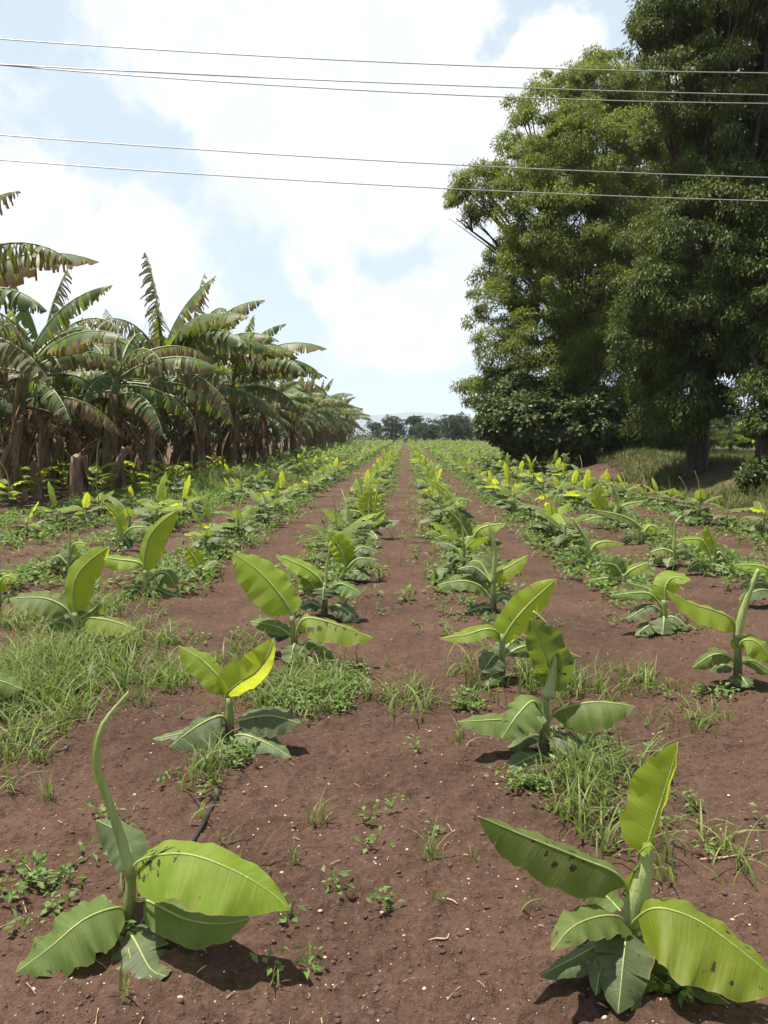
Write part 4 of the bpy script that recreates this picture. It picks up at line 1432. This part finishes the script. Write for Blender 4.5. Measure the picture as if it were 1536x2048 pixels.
def leaf_cloud(C, out, r, L, W, droop, spread=0.8, normal=None):
    """diamond leaves: centres C (n,3), outward directions out (n,3)"""
    n = len(C)
    d = out * 0.55 + r.normal(0, spread, (n, 3)) * 0.6
    d[:, 2] -= droop
    d /= np.linalg.norm(d, axis=1, keepdims=True)
    up = (np.tile([0, 0, 1.0], (n, 1)) + out * .35 if normal is None else normal) + r.normal(0, .4, (n, 3))
    b = np.cross(d, up)
    b /= np.linalg.norm(b, axis=1, keepdims=True) + 1e-9
    nn = np.cross(b, d)
    l = (L * r.uniform(.6, 1.3, n))[:, None]
    w = (W * r.uniform(.7, 1.2, n))[:, None]
    v = np.stack([C, C + d * l * .5 + b * w * .5 + nn * l * .06, C + d * l - nn * l * .10, C + d * l * .5 - b * w * .5 + nn * l * .06], 1).reshape(-1, 3)
    q = np.arange(n * 4).reshape(n, 4)
    return v, q


def crown_points(lobes, r, n_clust, per, size, shell=(0.7, 1.0), flat=.65):
    """leaf puffs in the outer shell of the lobes; every puff is an umbrella of leaves"""
    vol = np.array([l[1][0] * l[1][1] + l[1][0] * l[1][2] for l in lobes])
    ids = r.choice(len(lobes), n_clust, p=vol / vol.sum())
    cen = np.array([l[0] for l in lobes])[ids]
    rd = np.array([l[1] for l in lobes])[ids]
    u = r.normal(0, 1, (n_clust, 3))
    u /= np.linalg.norm(u, axis=1, keepdims=True)
    rad_ = r.uniform(shell[0], shell[1], n_clust)[:, None]
    rad_ = rad_ * (1 + 0.22 * np.sin(u[:, :1] * 5 + cen[:, :1]) * np.cos(u[:, 2:] * 6 + cen[:, 2:]))
    cc = cen + u * rd * rad_
    k = r.poisson(per, n_clust)
    idx = np.repeat(np.arange(n_clust), k)
    N = len(idx)
    sz = (size * r.uniform(.5, 1.45, n_clust))[idx][:, None]
    # axis of the puff: up and outward
    ax = u * .8 + np.array([0, 0, .7])
    ax /= np.linalg.norm(ax, axis=1, keepdims=True)
    w = r.normal(0, 1, (N, 3))
    w /= np.linalg.norm(w, axis=1, keepdims=True)
    dt = (w * ax[idx]).sum(1, keepdims=True)
    w = np.where(dt < -.25, w - 2 * dt * ax[idx], w)
    off = w * sz * r.uniform(.45, 1.08, N)[:, None]
    off[:, 2] *= flat
    return cc[idx] + off, w, cc


def build_tree(name, label, cat, base, trunk_r, fork_z, lobes, mat, seed, n_clust, per, size, L, W, droop, group=None, flat=.65, shell=(.68, 1.0), limbs=12, lean=(0, 0), sub=True):
    r = np.random.default_rng(seed)
    rr = random.Random(seed)
    root = thing(name, label, cat, base, 0, group)
    b = np.array(base)
    lob = [(np.array(c) - b, rdd) for c, rdd in lobes]
    # trunk and limbs
    mb = MB()
    fork = Vector((lean[0], lean[1], fork_z))
    pts, _ = catmull([(0, 0, -.3), (lean[0] * .3 + .05, lean[1] * .3, fork_z * .4), tuple(fork)], 10)
    mb.tube(pts, [trunk_r * (1.5 if i == 0 else 1.18 - .04 * i) for i in range(10)], 10, 0)
    for c, rdd in rr.sample(lob, min(limbs, len(lob))):
        c = Vector(c)
        mid = fork.lerp(c, .45) + Vector((rr.uniform(-.4, .4), rr.uniform(-.4, .4), rr.uniform(.2, .9)))
        end = c + Vector((rr.uniform(-.5, .5) * rdd[0], rr.uniform(-.5, .5) * rdd[1], rr.uniform(-.2, .5) * rdd[2]))
        P, LL = catmull([tuple(fork - Vector((0, 0, rr.uniform(0, fork_z * .3)))), tuple(mid), tuple(end)], 12)
        r0 = trunk_r * rr.uniform(.35, .55)
        mb.tube(P, list(np.linspace(r0, .02, 12)), 6, 0)
        if sub:
            for q in range(5):
                s0 = P[rr.randint(5, 11)]
                e1 = c + Vector((rr.uniform(-1, 1) * rdd[0], rr.uniform(-1, 1) * rdd[1], rr.uniform(-.7, .8) * rdd[2])) * .95
                P2, _ = catmull([tuple(s0), tuple(s0.lerp(e1, .5) + Vector((0, 0, .25))), tuple(e1)], 7)
                mb.tube(P2, list(np.linspace(r0 * .3, .008, 7)), 4, 0)
    link('trunk', mb.mesh('trunk', [M['bark']]), root)
    C, out, _ = crown_points(lob, r, n_clust, per, size, shell, flat)
    gz = height(C[:, 0] + b[0], C[:, 1] + b[1]) - b[2]
    ok = C[:, 2] > gz + .15
    v, q = leaf_cloud(C[ok], out[ok], r, L, W, droop, .75, out[ok] + np.array([0, 0, .5]))
    link('crown', np_mesh('crown', v, q, [M[mat]]), root)
    return root


def lobes_px(items, D, seed, dep=2.5, flat=1.0, forward=0.0):
    rr = random.Random(seed)
    out = []
    for it in items:
        px, py, rp = it[:3]
        dd = it[3] if len(it) > 3 else rr.uniform(-dep, dep)
        Y = D + dd + forward
        c = at(px, py, Y)
        s = Y / F_PX
        out.append(((c.x, c.y, c.z), (rp * s, rp * s * 1.1, rp * s * flat)))
    return out


# big light-green feathery tree
left_items = [(1120, 215, 70), (1205, 190, 75), (1255, 150, 45), (1290, 210, 90), (1350, 300, 110, 2), (1065, 280, 60), (1150, 320, 90, -3), (1240, 330, 100, -3), (1020, 330, 30), (965, 380, 45, 0), (985, 330, 20, 0),
              (1045, 400, 60), (920, 435, 24, .5), (915, 385, 22, .5), (945, 400, 30, 0), (1130, 450, 100, -3), (1000, 500, 38), (975, 540, 32, 1), (1080, 545, 85, -2), (985, 610, 42), (1200, 560, 120, -3), (1020, 690, 55),
              (1110, 690, 100, -3), (1200, 740, 110, -2), (985, 690, 30), (945, 785, 26, 0), (975, 770, 40, 0), (1280, 440, 110), (1290, 600, 110), (1310, 740, 90, 2), (1110, 350, 80, 3), (1150, 600, 100, 3),
              (1090, 790, 90, 2), (1020, 830, 50, 2), (1160, 840, 70, 3), (1040, 210, 22), (1090, 175, 28), (1150, 170, 30)]
base = at(1180, 905, 37)
bx, by = base.x, base.y
build_tree('shade_tree', 'large feathery yellow-green tree right of the path with an outstretched left branch', 'tree', (bx, by, hz(bx, by)), .38, 4.2,
           lobes_px(left_items, 37, 3), 'neem', 11, 1600, 210, .50, .17, .05, .75, group='big shade trees along the bank', limbs=26)
# dark tall tree at the right
right_items = [(1330, 55, 55), (1300, 20, 36, 1), (1300, 85, 30, 0), (1400, 30, 90), (1480, 90, 100), (1400, 180, 85, -1), (1490, 290, 110, -1), (1400, 320, 85), (1420, 450, 110, -1.5), (1510, 480, 100), (1340, 470, 75),
               (1300, 590, 65, -1), (1400, 610, 110, -1), (1500, 640, 90), (1290, 700, 55, -1), (1350, 730, 65), (1430, 690, 60), (1310, 790, 38, 1), (1610, 200, 130), (1610, 430, 130), (1500, -110, 140),
               (1400, -90, 100), (1640, -60, 150), (1620, 640, 110), (1330, 250, 50), (1460, 400, 110, 2), (1400, 520, 100, 2), (1450, 200, 110, 2), (1380, 660, 80, 2), (1480, 700, 40, 0), (1320, 825, 42, 0), (1385, 825, 44, -1.6), (1345, 850, 36, -1.2), (1432, 815, 36, -1.0), (1370, 800, 42, -1.5), (1415, 770, 36, 0), (1285, 850, 30, 1), (1540, 730, 60, 1), (1290, 640, 60, 1)]
base = at(1392, 925, 24)
bx, by = base.x, base.y
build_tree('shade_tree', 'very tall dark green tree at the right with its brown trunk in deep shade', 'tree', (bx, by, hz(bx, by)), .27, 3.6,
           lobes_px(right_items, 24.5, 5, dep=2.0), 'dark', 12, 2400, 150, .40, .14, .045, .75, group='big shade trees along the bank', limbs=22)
# the next trunk at the right edge
base = at(1532, 905, 21.5)
bx, by = base.x, base.y
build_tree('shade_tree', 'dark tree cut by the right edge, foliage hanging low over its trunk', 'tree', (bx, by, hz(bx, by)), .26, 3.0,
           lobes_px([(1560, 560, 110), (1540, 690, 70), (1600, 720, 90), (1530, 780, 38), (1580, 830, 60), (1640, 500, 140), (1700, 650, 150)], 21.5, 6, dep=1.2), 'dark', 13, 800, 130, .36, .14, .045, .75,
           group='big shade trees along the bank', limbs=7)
# round-leaved bush below the big tree
base = at(1110, 912, 33)
bx, by = base.x, base.y
build_tree('bush', 'rounded leafy bush at the foot of the big feathery tree', 'bush', (bx, by, hz(bx, by)), .12, .8,
           lobes_px([(1000, 845, 42), (1045, 800, 45), (1060, 845, 50), (1110, 810, 50), (1130, 850, 50), (1185, 830, 50), (1215, 865, 36), (1090, 880, 34), (1165, 875, 32), (1030, 875, 30), (1240, 840, 30)], 33, 8, dep=1.0),
           'bush', 14, 620, 42, .30, .19, .16, .35, flat=.8, limbs=9)
# low undergrowth by the trunks
for j, (px, py, D, rp, lab) in enumerate([(1262, 880, 42, 46, 'dark bush behind the shrub on the bank, left of the dark trunk'), (1335, 878, 40, 46, 'dark bush close behind the trunk of the tall dark tree'),
                                          (1530, 880, 36, 44, 'dark bush behind the low trunk at the right edge'), (1412, 872, 62, 24, 'far dim bush behind the pale banana clump, left side'),
                                          (1470, 872, 66, 26, 'far dim bush behind the pale banana clump, right side'), (1300, 872, 64, 40, 'far dim bush in the dark between the big trees'), (1210, 880, 44, 46, 'dark bush in the shade behind the rounded leafy bush'),
                                          (1528, 930, 20, 30, 'dim low shrub at the right edge under the trees')]):
    c = at(px, py, D)
    z = hz(c.x, c.y)
    s = D / F_PX
    build_tree('shrub', lab, 'shrub', (c.x, c.y, z), .03, .2, [((c.x, c.y, z + rp * s * .7), (rp * s * 1.3, rp * s, rp * s)), ((c.x + rp * s, c.y + .2, z + rp * s * .5), (rp * s, rp * s, rp * s * .7))],
               'bush', 40 + j, int(60 + rp * rp * .16), 24, .12 + rp * s * .08, .14, .07, .2, group='shrubs on the shaded bank', limbs=2, sub=False)

# banana clump seen through the gap on the right
c = at(1462, 880, 34)
gap, gk, _ = make_young(71)
gap.name = 'banana_clump'
gap.location, gap.scale = (c.x, c.y, hz(c.x, c.y)), (3.4, 3.4, 3.4)
gap['label'] = 'pale green banana clump beyond the dark trunk, seen through the gap'
for ch in gk:
    if ch.name.startswith('leaf'):
        ch.data.materials[0] = M['bright']

# distant trees at the end of the field
far_trees = [(783, 150, 34, 34, 'rounded distant tree at the field end, close to the old banana plants'), (829, 175, 22, 38, 'slim distant tree standing between two rounder ones'),
             (862, 150, 34, 33, 'broad distant tree in the middle of the far group'), (905, 140, 38, 40, 'tallest distant tree of the far group, near the big feathery tree'),
             (940, 155, 34, 30, 'low distant tree half hidden by the big feathery tree'), (845, 165, 22, 22, 'low bushy distant tree filling the gap left of the broad middle one'), (922, 150, 26, 34, 'narrow distant tree leaning against the tallest one'), (752, 190, 22, 24, 'low distant tree showing just past the last old banana leaves'),
             (1440, 90, 60, 60, 'hazy tree far behind, seen through the gap beside the trunk'), (1500, 110, 60, 55, 'hazy tree far behind the right edge trunk'),
             (1380, 120, 60, 50, 'hazy tree hidden far behind the dark trunk')]
for j, (px, D, wp, hp, lab) in enumerate(far_trees):
    c = at(px, 868, D)
    s = D / F_PX
    rr = random.Random(j)
    Hh = hp * s + 1.6
    lob = []
    for q in range(18):
        a = rr.uniform(0, 6.28)
        k = rr.uniform(0, .75)
        lob.append(((c.x + math.cos(a) * wp * s * k, D + math.sin(a) * wp * s * k, Hh * rr.uniform(.2, .88)), (wp * s * rr.uniform(.25, .5), wp * s * .4, Hh * rr.uniform(.10, .2))))
    build_tree('distant_tree', lab, 'tree', (c.x, D, 0), .25, Hh * .3, lob, 'fartree', 60 + j, 420, 22, Hh * .06, Hh * .05, Hh * .025, .2, group='trees beyond the far end of the field', limbs=6, sub=False)

# scrub line far off
r = np.random.default_rng(5)
n = 26000
cx = r.uniform(-80, 130, n)
cy = 146 + r.uniform(0, 60, n)
cz = np.abs(r.normal(0, .75, n)) * (1.2 + vnoise(cx / 6, cy / 30, 44) * 1.9)
Cc = np.stack([cx, cy, cz + .1], 1)
v, q = leaf_cloud(Cc, np.tile([0, -1.0, .3], (n, 1)), r, .6, .32, .2)
o = link('far_scrub', np_mesh('far_scrub', v, q, [M['fartree']]))
o['kind'] = 'stuff'
o['label'] = 'low dark scrub along the far end of the field'
o['category'] = 'scrub'

# ------------------------------------------------------------------ grass, weeds, stones


def blades(P, r, H, W, lean=.5, segs=3):
    """P (n,2) -> grass blades"""
    n = len(P)
    z = height(P[:, 0], P[:, 1])
    a = r.uniform(0, 2 * np.pi, n)
    h = H * r.uniform(.45, 1.2, n)
    ln = lean * r.uniform(.2, 1.5, n)
    w = W * r.uniform(.6, 1.3, n)
    fa = a + r.normal(0, .6, n) + np.pi / 2
    vs = []
    for i in range(segs + 1):
        t = i / segs
        out = h * ln * t ** 2
        up = h * (t - .35 * np.minimum(ln, 1.4) * t ** 3)
        cx, cy, cz = P[:, 0] + np.cos(a) * out, P[:, 1] + np.sin(a) * out, z + up - .01
        ww = w * (1 - .93 * t ** 1.4) * .5
        vs.append(np.stack([cx - np.cos(fa) * ww, cy - np.sin(fa) * ww, cz], 1))
        vs.append(np.stack([cx + np.cos(fa) * ww, cy + np.sin(fa) * ww, cz], 1))
    V = np.stack(vs, 1)                        # n, 2*(segs+1), 3
    k = 2 * (segs + 1)
    base_i = np.arange(n)[:, None] * k
    Q = []
    for i in range(segs):
        Q.append(np.stack([base_i[:, 0] + 2 * i, base_i[:, 0] + 2 * i + 1, base_i[:, 0] + 2 * i + 3, base_i[:, 0] + 2 * i + 2], 1))
    return V.reshape(-1, 3), np.concatenate(Q)


def cat(parts):
    vs, qs, o = [], [], 0
    for v, q in parts:
        vs.append(v)
        qs.append(q + o)
        o += len(v)
    return np.vstack(vs), np.vstack(qs)


def clumped(r, x0, y0, sx, sy, n_cl, per, sp):
    c = np.stack([r.normal(x0, sx, n_cl), r.normal(y0, sy, n_cl)], 1)
    k = r.poisson(per, n_cl)
    return np.repeat(c, k, 0) + r.normal(0, sp, (k.sum(), 2))


r = np.random.default_rng(21)
parts = []
# patches read off the photograph: centre px, half size px, density
for (px, py, hw, hh, ncl, per, H) in [(110, 1350, 190, 90, 300, 14, .17), (20, 1420, 90, 70, 90, 14, .17), (330, 1360, 80, 40, 60, 9, .14), (560, 1390, 120, 55, 80, 9, .13), (660, 1360, 70, 45, 44, 8, .13),
                                      (820, 1395, 80, 34, 36, 7, .14), (1110, 1375, 80, 34, 62, 10, .16), (1170, 1600, 75, 85, 78, 10, .15), (1230, 1560, 60, 60, 26, 8, .15), (420, 1560, 35, 35, 22, 9, .14), (200, 1215, 120, 30, 60, 10, .15),
                                      (480, 1330, 60, 40, 40, 8, .13), (90, 1240, 90, 25, 60, 10, .15), (950, 1350, 30, 60, 26, 6, .17), (1290, 1370, 60, 25, 26, 8, .13), (1210, 1130, 40, 20, 26, 10, .14), (1150, 1090, 30, 20, 26, 10, .15),
                                      (1400, 1440, 90, 30, 40, 5, .09), (1440, 1700, 60, 60, 16, 6, .11), (280, 1780, 200, 100, 20, 4, .1), (60, 1500, 60, 60, 40, 10, .16),
                                      (470, 968, 90, 16, 300, 22, .42), (560, 940, 90, 14, 200, 18, .3), (560, 965, 70, 10, 100, 12, .2)]:
    g = ground_at(px, py)
    gx = abs(ground_at(px + hw, py).x - g.x) * .55
    gy = abs(ground_at(px, py + hh).y - ground_at(px, py - hh).y) * .28
    parts.append(blades(clumped(r, g.x, g.y, gx, gy, int(ncl * .8), per * .62, .035 if g.y < 15 else .12), r, H * 1.45, .0115 if g.y < 15 else .02, .95, 5))
# thin scatter everywhere in the field
n = 520
sx, sy = r.uniform(-7, 7, n), r.uniform(2, 30, n) ** 1.0
kk = r.poisson(4, n)
P = np.repeat(np.stack([sx, sy], 1), kk, 0) + r.normal(0, .03, (kk.sum(), 2))
parts.append(blades(P, r, .09, .008, .8))
# weeds grow in the rows further off
n = 15000
rows = np.array([ROWS[k] for k in (-5, -4, -3, -2, -1, 1, 2, 3, 4)])
P = np.stack([r.choice(rows, n) + r.normal(0, .28, n), 9 + 50 * r.random(n) ** 1.2], 1)
parts.append(blades(P, r, .19, .017, .8))
n = 12000
P = np.stack([r.uniform(-8.0, -4.2, n), 21 + 42 * r.random(n) ** 1.2], 1)
P = P[vnoise(P[:, 0] * .8, P[:, 1] * .5, 71) > -.05]
parts.append(blades(P, r, .2, .018, .8))
v, q = cat(parts)
o = link('grass', np_mesh('grass', v, q, [M['grass']], smooth=True))
o['kind'] = 'stuff'
o['label'] = 'pale green grass and seedlings growing in patches between the banana rows'
o['category'] = 'grass'

n = 60000
P = np.stack([r.uniform(5.6, 15, n), r.uniform(9, 46, n)], 1)
keep = ((P[:, 0] + 1.2 * vnoise(P[:, 0] * .5, P[:, 1] * .5, 72) > 6.9 + .035 * np.clip(P[:, 1] - 30, 0, 60))) & (vnoise(P[:, 0] * .35, P[:, 1] * .35, 73) > -.02)
v, q = blades(P[keep], r, .34, .024, .8)
o = link('bank_grass', np_mesh('bank_grass', v, q, [M['bankgrass']], smooth=True))
o['kind'] = 'stuff'
o['label'] = 'half dry grass covering the shaded bank under the trees'
o['category'] = 'grass'

# small broad-leaved ground weeds
r = np.random.default_rng(33)
pp = []
for (px, py, hw, hh, n) in [(590, 1400, 90, 40, 60), (150, 1330, 150, 70, 90), (930, 1410, 30, 15, 14), (1050, 1580, 40, 25, 16), (470, 1540, 30, 25, 8), (690, 1370, 60, 30, 40), (1420, 1395, 70, 25, 12), (1350, 1640, 150, 120, 14),
                            (1180, 1490, 50, 30, 14), (300, 1700, 250, 150, 14), (700, 1750, 200, 120, 10), (1350, 1990, 30, 30, 6), (800, 1250, 200, 100, 24), (80, 1780, 60, 40, 10)]:
    g = ground_at(px, py)
    gx = abs(ground_at(px + hw, py).x - g.x) * .6
    gy = abs(ground_at(px, py + hh).y - ground_at(px, py - hh).y) * .3
    pp.append(np.stack([r.normal(g.x, gx, n), r.normal(g.y, gy, n)], 1))
n = 7500
pp.append(np.stack([r.choice(rows, n) + r.normal(0, .26, n), 6.5 + 60 * r.random(n) ** 1.3], 1))
n = 3000
pp.append(np.stack([r.uniform(-8, -4, n), 20 + 42 * r.random(n) ** 1.2], 1))
P = np.vstack(pp)
k = r.integers(8, 18, len(P))
idx = np.repeat(np.arange(len(P)), k)
sc = np.where(P[:, 1] > 8, 1.8, 0.8)[idx]
ang = r.uniform(0, 6.28, len(idx))
rd_ = np.abs(r.normal(0, .035, len(idx))) * sc
C = np.stack([P[idx, 0] + np.cos(ang) * rd_, P[idx, 1] + np.sin(ang) * rd_, height(P[idx, 0], P[idx, 1]) + r.uniform(.015, .085, len(idx)) * sc], 1)
out = np.stack([np.cos(ang), np.sin(ang), np.full(len(idx), .35)], 1)
v, q = leaf_cloud(C, out, r, .042, .026, .1, .45)
# larger leaves far away (coarser weeds)
vv = v.reshape(-1, 4, 3)
vv = vv[:, :1] + (vv - vv[:, :1]) * sc[:, None, None]
o = link('ground_weeds', np_mesh('ground_weeds', vv.reshape(-1, 3), q, [M['weed']]))
o['kind'] = 'stuff'
o['label'] = 'small broad-leaved weeds creeping over the soil'
o['category'] = 'weeds'


def stones(n, r, xr, yr, smin, smax, mat, name, label, ypow=1.6, flat=.6):
    ico = np.array([(0, 0, 1), (.9, 0, .4), (.28, .85, .4), (-.72, .53, .4), (-.72, -.53, .4), (.28, -.85, .4), (.72, .53, -.4), (-.28, .85, -.4), (-.9, 0, -.4), (-.28, -.85, -.4), (.72, -.53, -.4), (0, 0, -1)])
    tri = np.array([(0, 1, 2), (0, 2, 3), (0, 3, 4), (0, 4, 5), (0, 5, 1), (1, 6, 2), (2, 7, 3), (3, 8, 4), (4, 9, 5), (5, 10, 1), (6, 7, 2), (7, 8, 3), (8, 9, 4), (9, 10, 5), (10, 6, 1), (11, 7, 6), (11, 8, 7), (11, 9, 8), (11, 10, 9), (11, 6, 10)])
    y = yr[0] + (yr[1] - yr[0]) * r.random(n) ** ypow
    x = r.uniform(-1, 1, n) * np.minimum(xr, .62 * y + .4)
    s = smin * (smax / smin) ** (r.random(n) ** 2.2)
    v = ico[None] * (1 + r.uniform(-.45, .35, (n, 12, 1))) * (s[:, None] * r.uniform(.6, 1.3, (n, 3)) * np.array([1, 1, flat]))[:, None]
    a = r.uniform(0, 6.28, n)
    ca, sa = np.cos(a)[:, None], np.sin(a)[:, None]
    vx = v[:, :, 0] * ca - v[:, :, 1] * sa
    vy = v[:, :, 0] * sa + v[:, :, 1] * ca
    V = np.stack([vx + x[:, None], vy + y[:, None], v[:, :, 2] + (height(x, y) + s * flat * .12)[:, None]], 2)
    Q = (tri[None] + (np.arange(n) * 12)[:, None, None]).reshape(-1, 3)
    o = link(name, np_mesh(name, V.reshape(-1, 3), Q, [M[mat]], smooth=True))
    o['kind'] = 'stuff'
    o['label'] = label
    o['category'] = name.replace('_', ' ')


r = np.random.default_rng(55)
stones(3200, r, 7, (1.9, 16), .0022, .0085, 'pebble', 'pebbles', 'pale pebbles and lime crumbs scattered on the brown soil')
stones(12000, r, 7, (1.9, 14), .003, .013, 'clod', 'soil_clods', 'brown crumbly soil clods lying all over the field', flat=.6)

# straw litter lying on the soil
r = np.random.default_rng(66)
n = 520
y = 1.9 + 22 * r.random(n) ** 1.6
x = r.uniform(-1, 1, n) * (.6 * y + .4)
a = r.uniform(0, 6.28, n)
ln = r.uniform(.012, .055, n)
w = r.uniform(.0007, .0022, n)
z = height(x, y)
dx, dy = np.cos(a) * ln, np.sin(a) * ln
z2 = height(x + dx, y + dy)
nx_, ny_ = -np.sin(a) * w, np.cos(a) * w
V = np.stack([np.stack([x - nx_, y - ny_, z + .006], 1), np.stack([x + nx_, y + ny_, z + .006], 1), np.stack([x + dx / 2, y + dy / 2, (z + z2) / 2 + .012], 1), np.stack([x + dx + nx_, y + dy + ny_, z2 + .008], 1),
              np.stack([x + dx - nx_, y + dy - ny_, z2 + .008], 1)], 1).reshape(-1, 3)
b5 = np.arange(n) * 5
Q = np.concatenate([np.stack([b5, b5 + 1, b5 + 2], 1), np.stack([b5 + 2, b5 + 3, b5 + 4], 1), np.stack([b5, b5 + 2, b5 + 4], 1), np.stack([b5 + 1, b5 + 3, b5 + 2], 1)])
o = link('straw_litter', np_mesh('straw_litter', V, Q, [M['straw']]))
o['kind'] = 'stuff'
o['label'] = 'short dry straw bits lying on the soil'
o['category'] = 'litter'

# single tufts that stand apart on the bare soil
tufts = [(862, 1720, 12, .16, 'thin upright grass seedling alone on the bare path between the two front plants'), (637, 1645, 16, .17, 'wispy grass tuft on the bare soil just right of the second left plant'),
         (585, 1735, 9, .12, 'small grass tuft above the big front left leaf tip'), (95, 1610, 14, .15, 'arching grass tuft at the left edge behind the front left plant'), (430, 1590, 20, .16, 'grass tuft growing over the black hose'),
         (240, 2010, 7, .15, 'pale grass blades under the front left plant'), (545, 1985, 5, .1, 'bent grass blade in the shadow tip of the front left plant'), (1435, 1690, 10, .16, 'tall weedy stalk tuft on the right soil'),
         (955, 1720, 8, .06, 'tiny dark tuft left of the front right plant'), (945, 1380, 16, .22, 'slim grass stalks left of the second right plant'), (770, 1330, 7, .12, 'small seedling tuft in the middle of the path'),
         (920, 1480, 12, .14, 'thin tuft below the left leaf of the second right plant'), (1490, 1740, 9, .13, 'sparse dry tuft at the right edge of the soil')]
r = np.random.default_rng(77)
for (px, py, n, H, lab) in tufts:
    g = ground_at(px, py)
    P = np.array([[g.x, g.y]]) + r.normal(0, .016, (n, 2))
    v, q = blades(P, r, H, .0075, .6, segs=5)
    loc = np.array([g.x, g.y, hz(g.x, g.y)])
    thing('grass_tuft', lab, 'grass tuft', tuple(loc), 0, 'single grass tufts on the bare soil', np_mesh('grass_tuft', v - loc, q, [M['grass']], smooth=True))

# dry twigs and the black drip hose


def ground_line(name, label, cat, pxs, radii, mat, lift=.0, group=None):
    pts = []
    for px, py in pxs:
        g = ground_at(px, py)
        pts.append(Vector((g.x, g.y, hz(g.x, g.y) + lift)))
    o0 = pts[0].copy()
    P, _ = catmull([p - o0 for p in pts], 26)
    mb = MB()
    mb.tube(P, list(np.interp(np.linspace(0, 1, 26), np.linspace(0, 1, len(radii)), radii)), 7, 0)
    thing(name, label, cat, tuple(o0), 0, group, mb.mesh(name, [M[mat]]))


ground_line('dry_twig', 'curved pale dry twig on the soil left of the front right plant', 'twig', [(858, 1888), (872, 1880), (893, 1878), (898, 1866)], [.002, .004, .003, .002], 'straw', .004, 'dry twigs on the soil')
ground_line('dry_twig', 'straight whitish stick lying on the soil at the right edge', 'twig', [(1400, 1718), (1440, 1720), (1474, 1708)], [.004, .005, .003], 'straw', .006, 'dry twigs on the soil')
ground_line('dry_twig', 'short straw twig beside the spotted leaf at the right', 'twig', [(885, 1798), (905, 1806), (915, 1812)], [.003, .003, .002], 'straw', .004, 'dry twigs on the soil')
ground_line('drip_hose', 'black drip irrigation hose lying along the left row by its second plant', 'hose', [(262, 1920), (330, 1790), (395, 1695), (415, 1650), (440, 1600), (462, 1545), (466, 1500), (520, 1410), (592, 1322)],
            [.008, .008, .008], 'hose', .006)

# ------------------------------------------------------------------ power lines
for k, (y0, y1, D0, D1, sag, lab) in enumerate([
        (78, 146, 14.0, 15.6, .10, 'topmost thin power line crossing the sky'), (129, 190, 14.0, 15.5, .05, 'second power line from the top, almost touching the one below it'),
        (130, 207, 14.0, 15.8, .12, 'third power line from the top, spreading away toward the right'), (270, 355, 14.0, 15.8, .08, 'fourth power line from the top, above the lowest one'),
        (320, 402, 14.0, 15.8, .08, 'lowest power line, passing the tip of the outstretched branch')]):
    a, b = at(0, y0, D0), at(1536, y1, D1)
    d = b - a
    A, B = a - d * 1.2, b + d * 1.2
    pts = []
    for i in range(41):
        t = i / 40
        p = A.lerp(B, t)
        tt = (t - 1.2 / 3.4) * 3.4
        p.z -= sag * 4 * tt * (1 - tt) if 0 <= tt <= 1 else sag * 4 * tt * (1 - tt)
        pts.append(p - A)
    mb = MB()
    mb.tube(pts, [.0085] * 41, 6, 0)
    thing('power_line', lab, 'power line', tuple(A), 0, 'power lines crossing above the field', mb.mesh('power_line', [M['wire']]))

# ------------------------------------------------------------------ haze


def build_haze():
    mb = MB()
    x0, x1, y0, y1, z0, z1 = -9500, 9500, -9500, 9500, -3, 200
    vs = [(x0, y0, z0), (x1, y0, z0), (x1, y1, z0), (x0, y1, z0), (x0, y0, z1), (x1, y0, z1), (x1, y1, z1), (x0, y1, z1)]
    me = bpy.data.meshes.new('haze')
    me.from_pydata(vs, [], [(0, 3, 2, 1), (4, 5, 6, 7), (0, 1, 5, 4), (1, 2, 6, 5), (2, 3, 7, 6), (3, 0, 4, 7)])
    m, N = material('haze')
    out = N.n('ShaderNodeOutputMaterial')
    pv = N.n('ShaderNodeVolumePrincipled', i_Density=0.00018, i_Anisotropy=0.3)
    pv.inputs['Color'].default_value = (0.74, 0.85, 1.0, 1)
    N.l(pv.outputs[0], out.inputs['Volume'])
    me.materials.append(m)
    o = link('haze', me)
    o['kind'] = 'stuff'


build_haze()
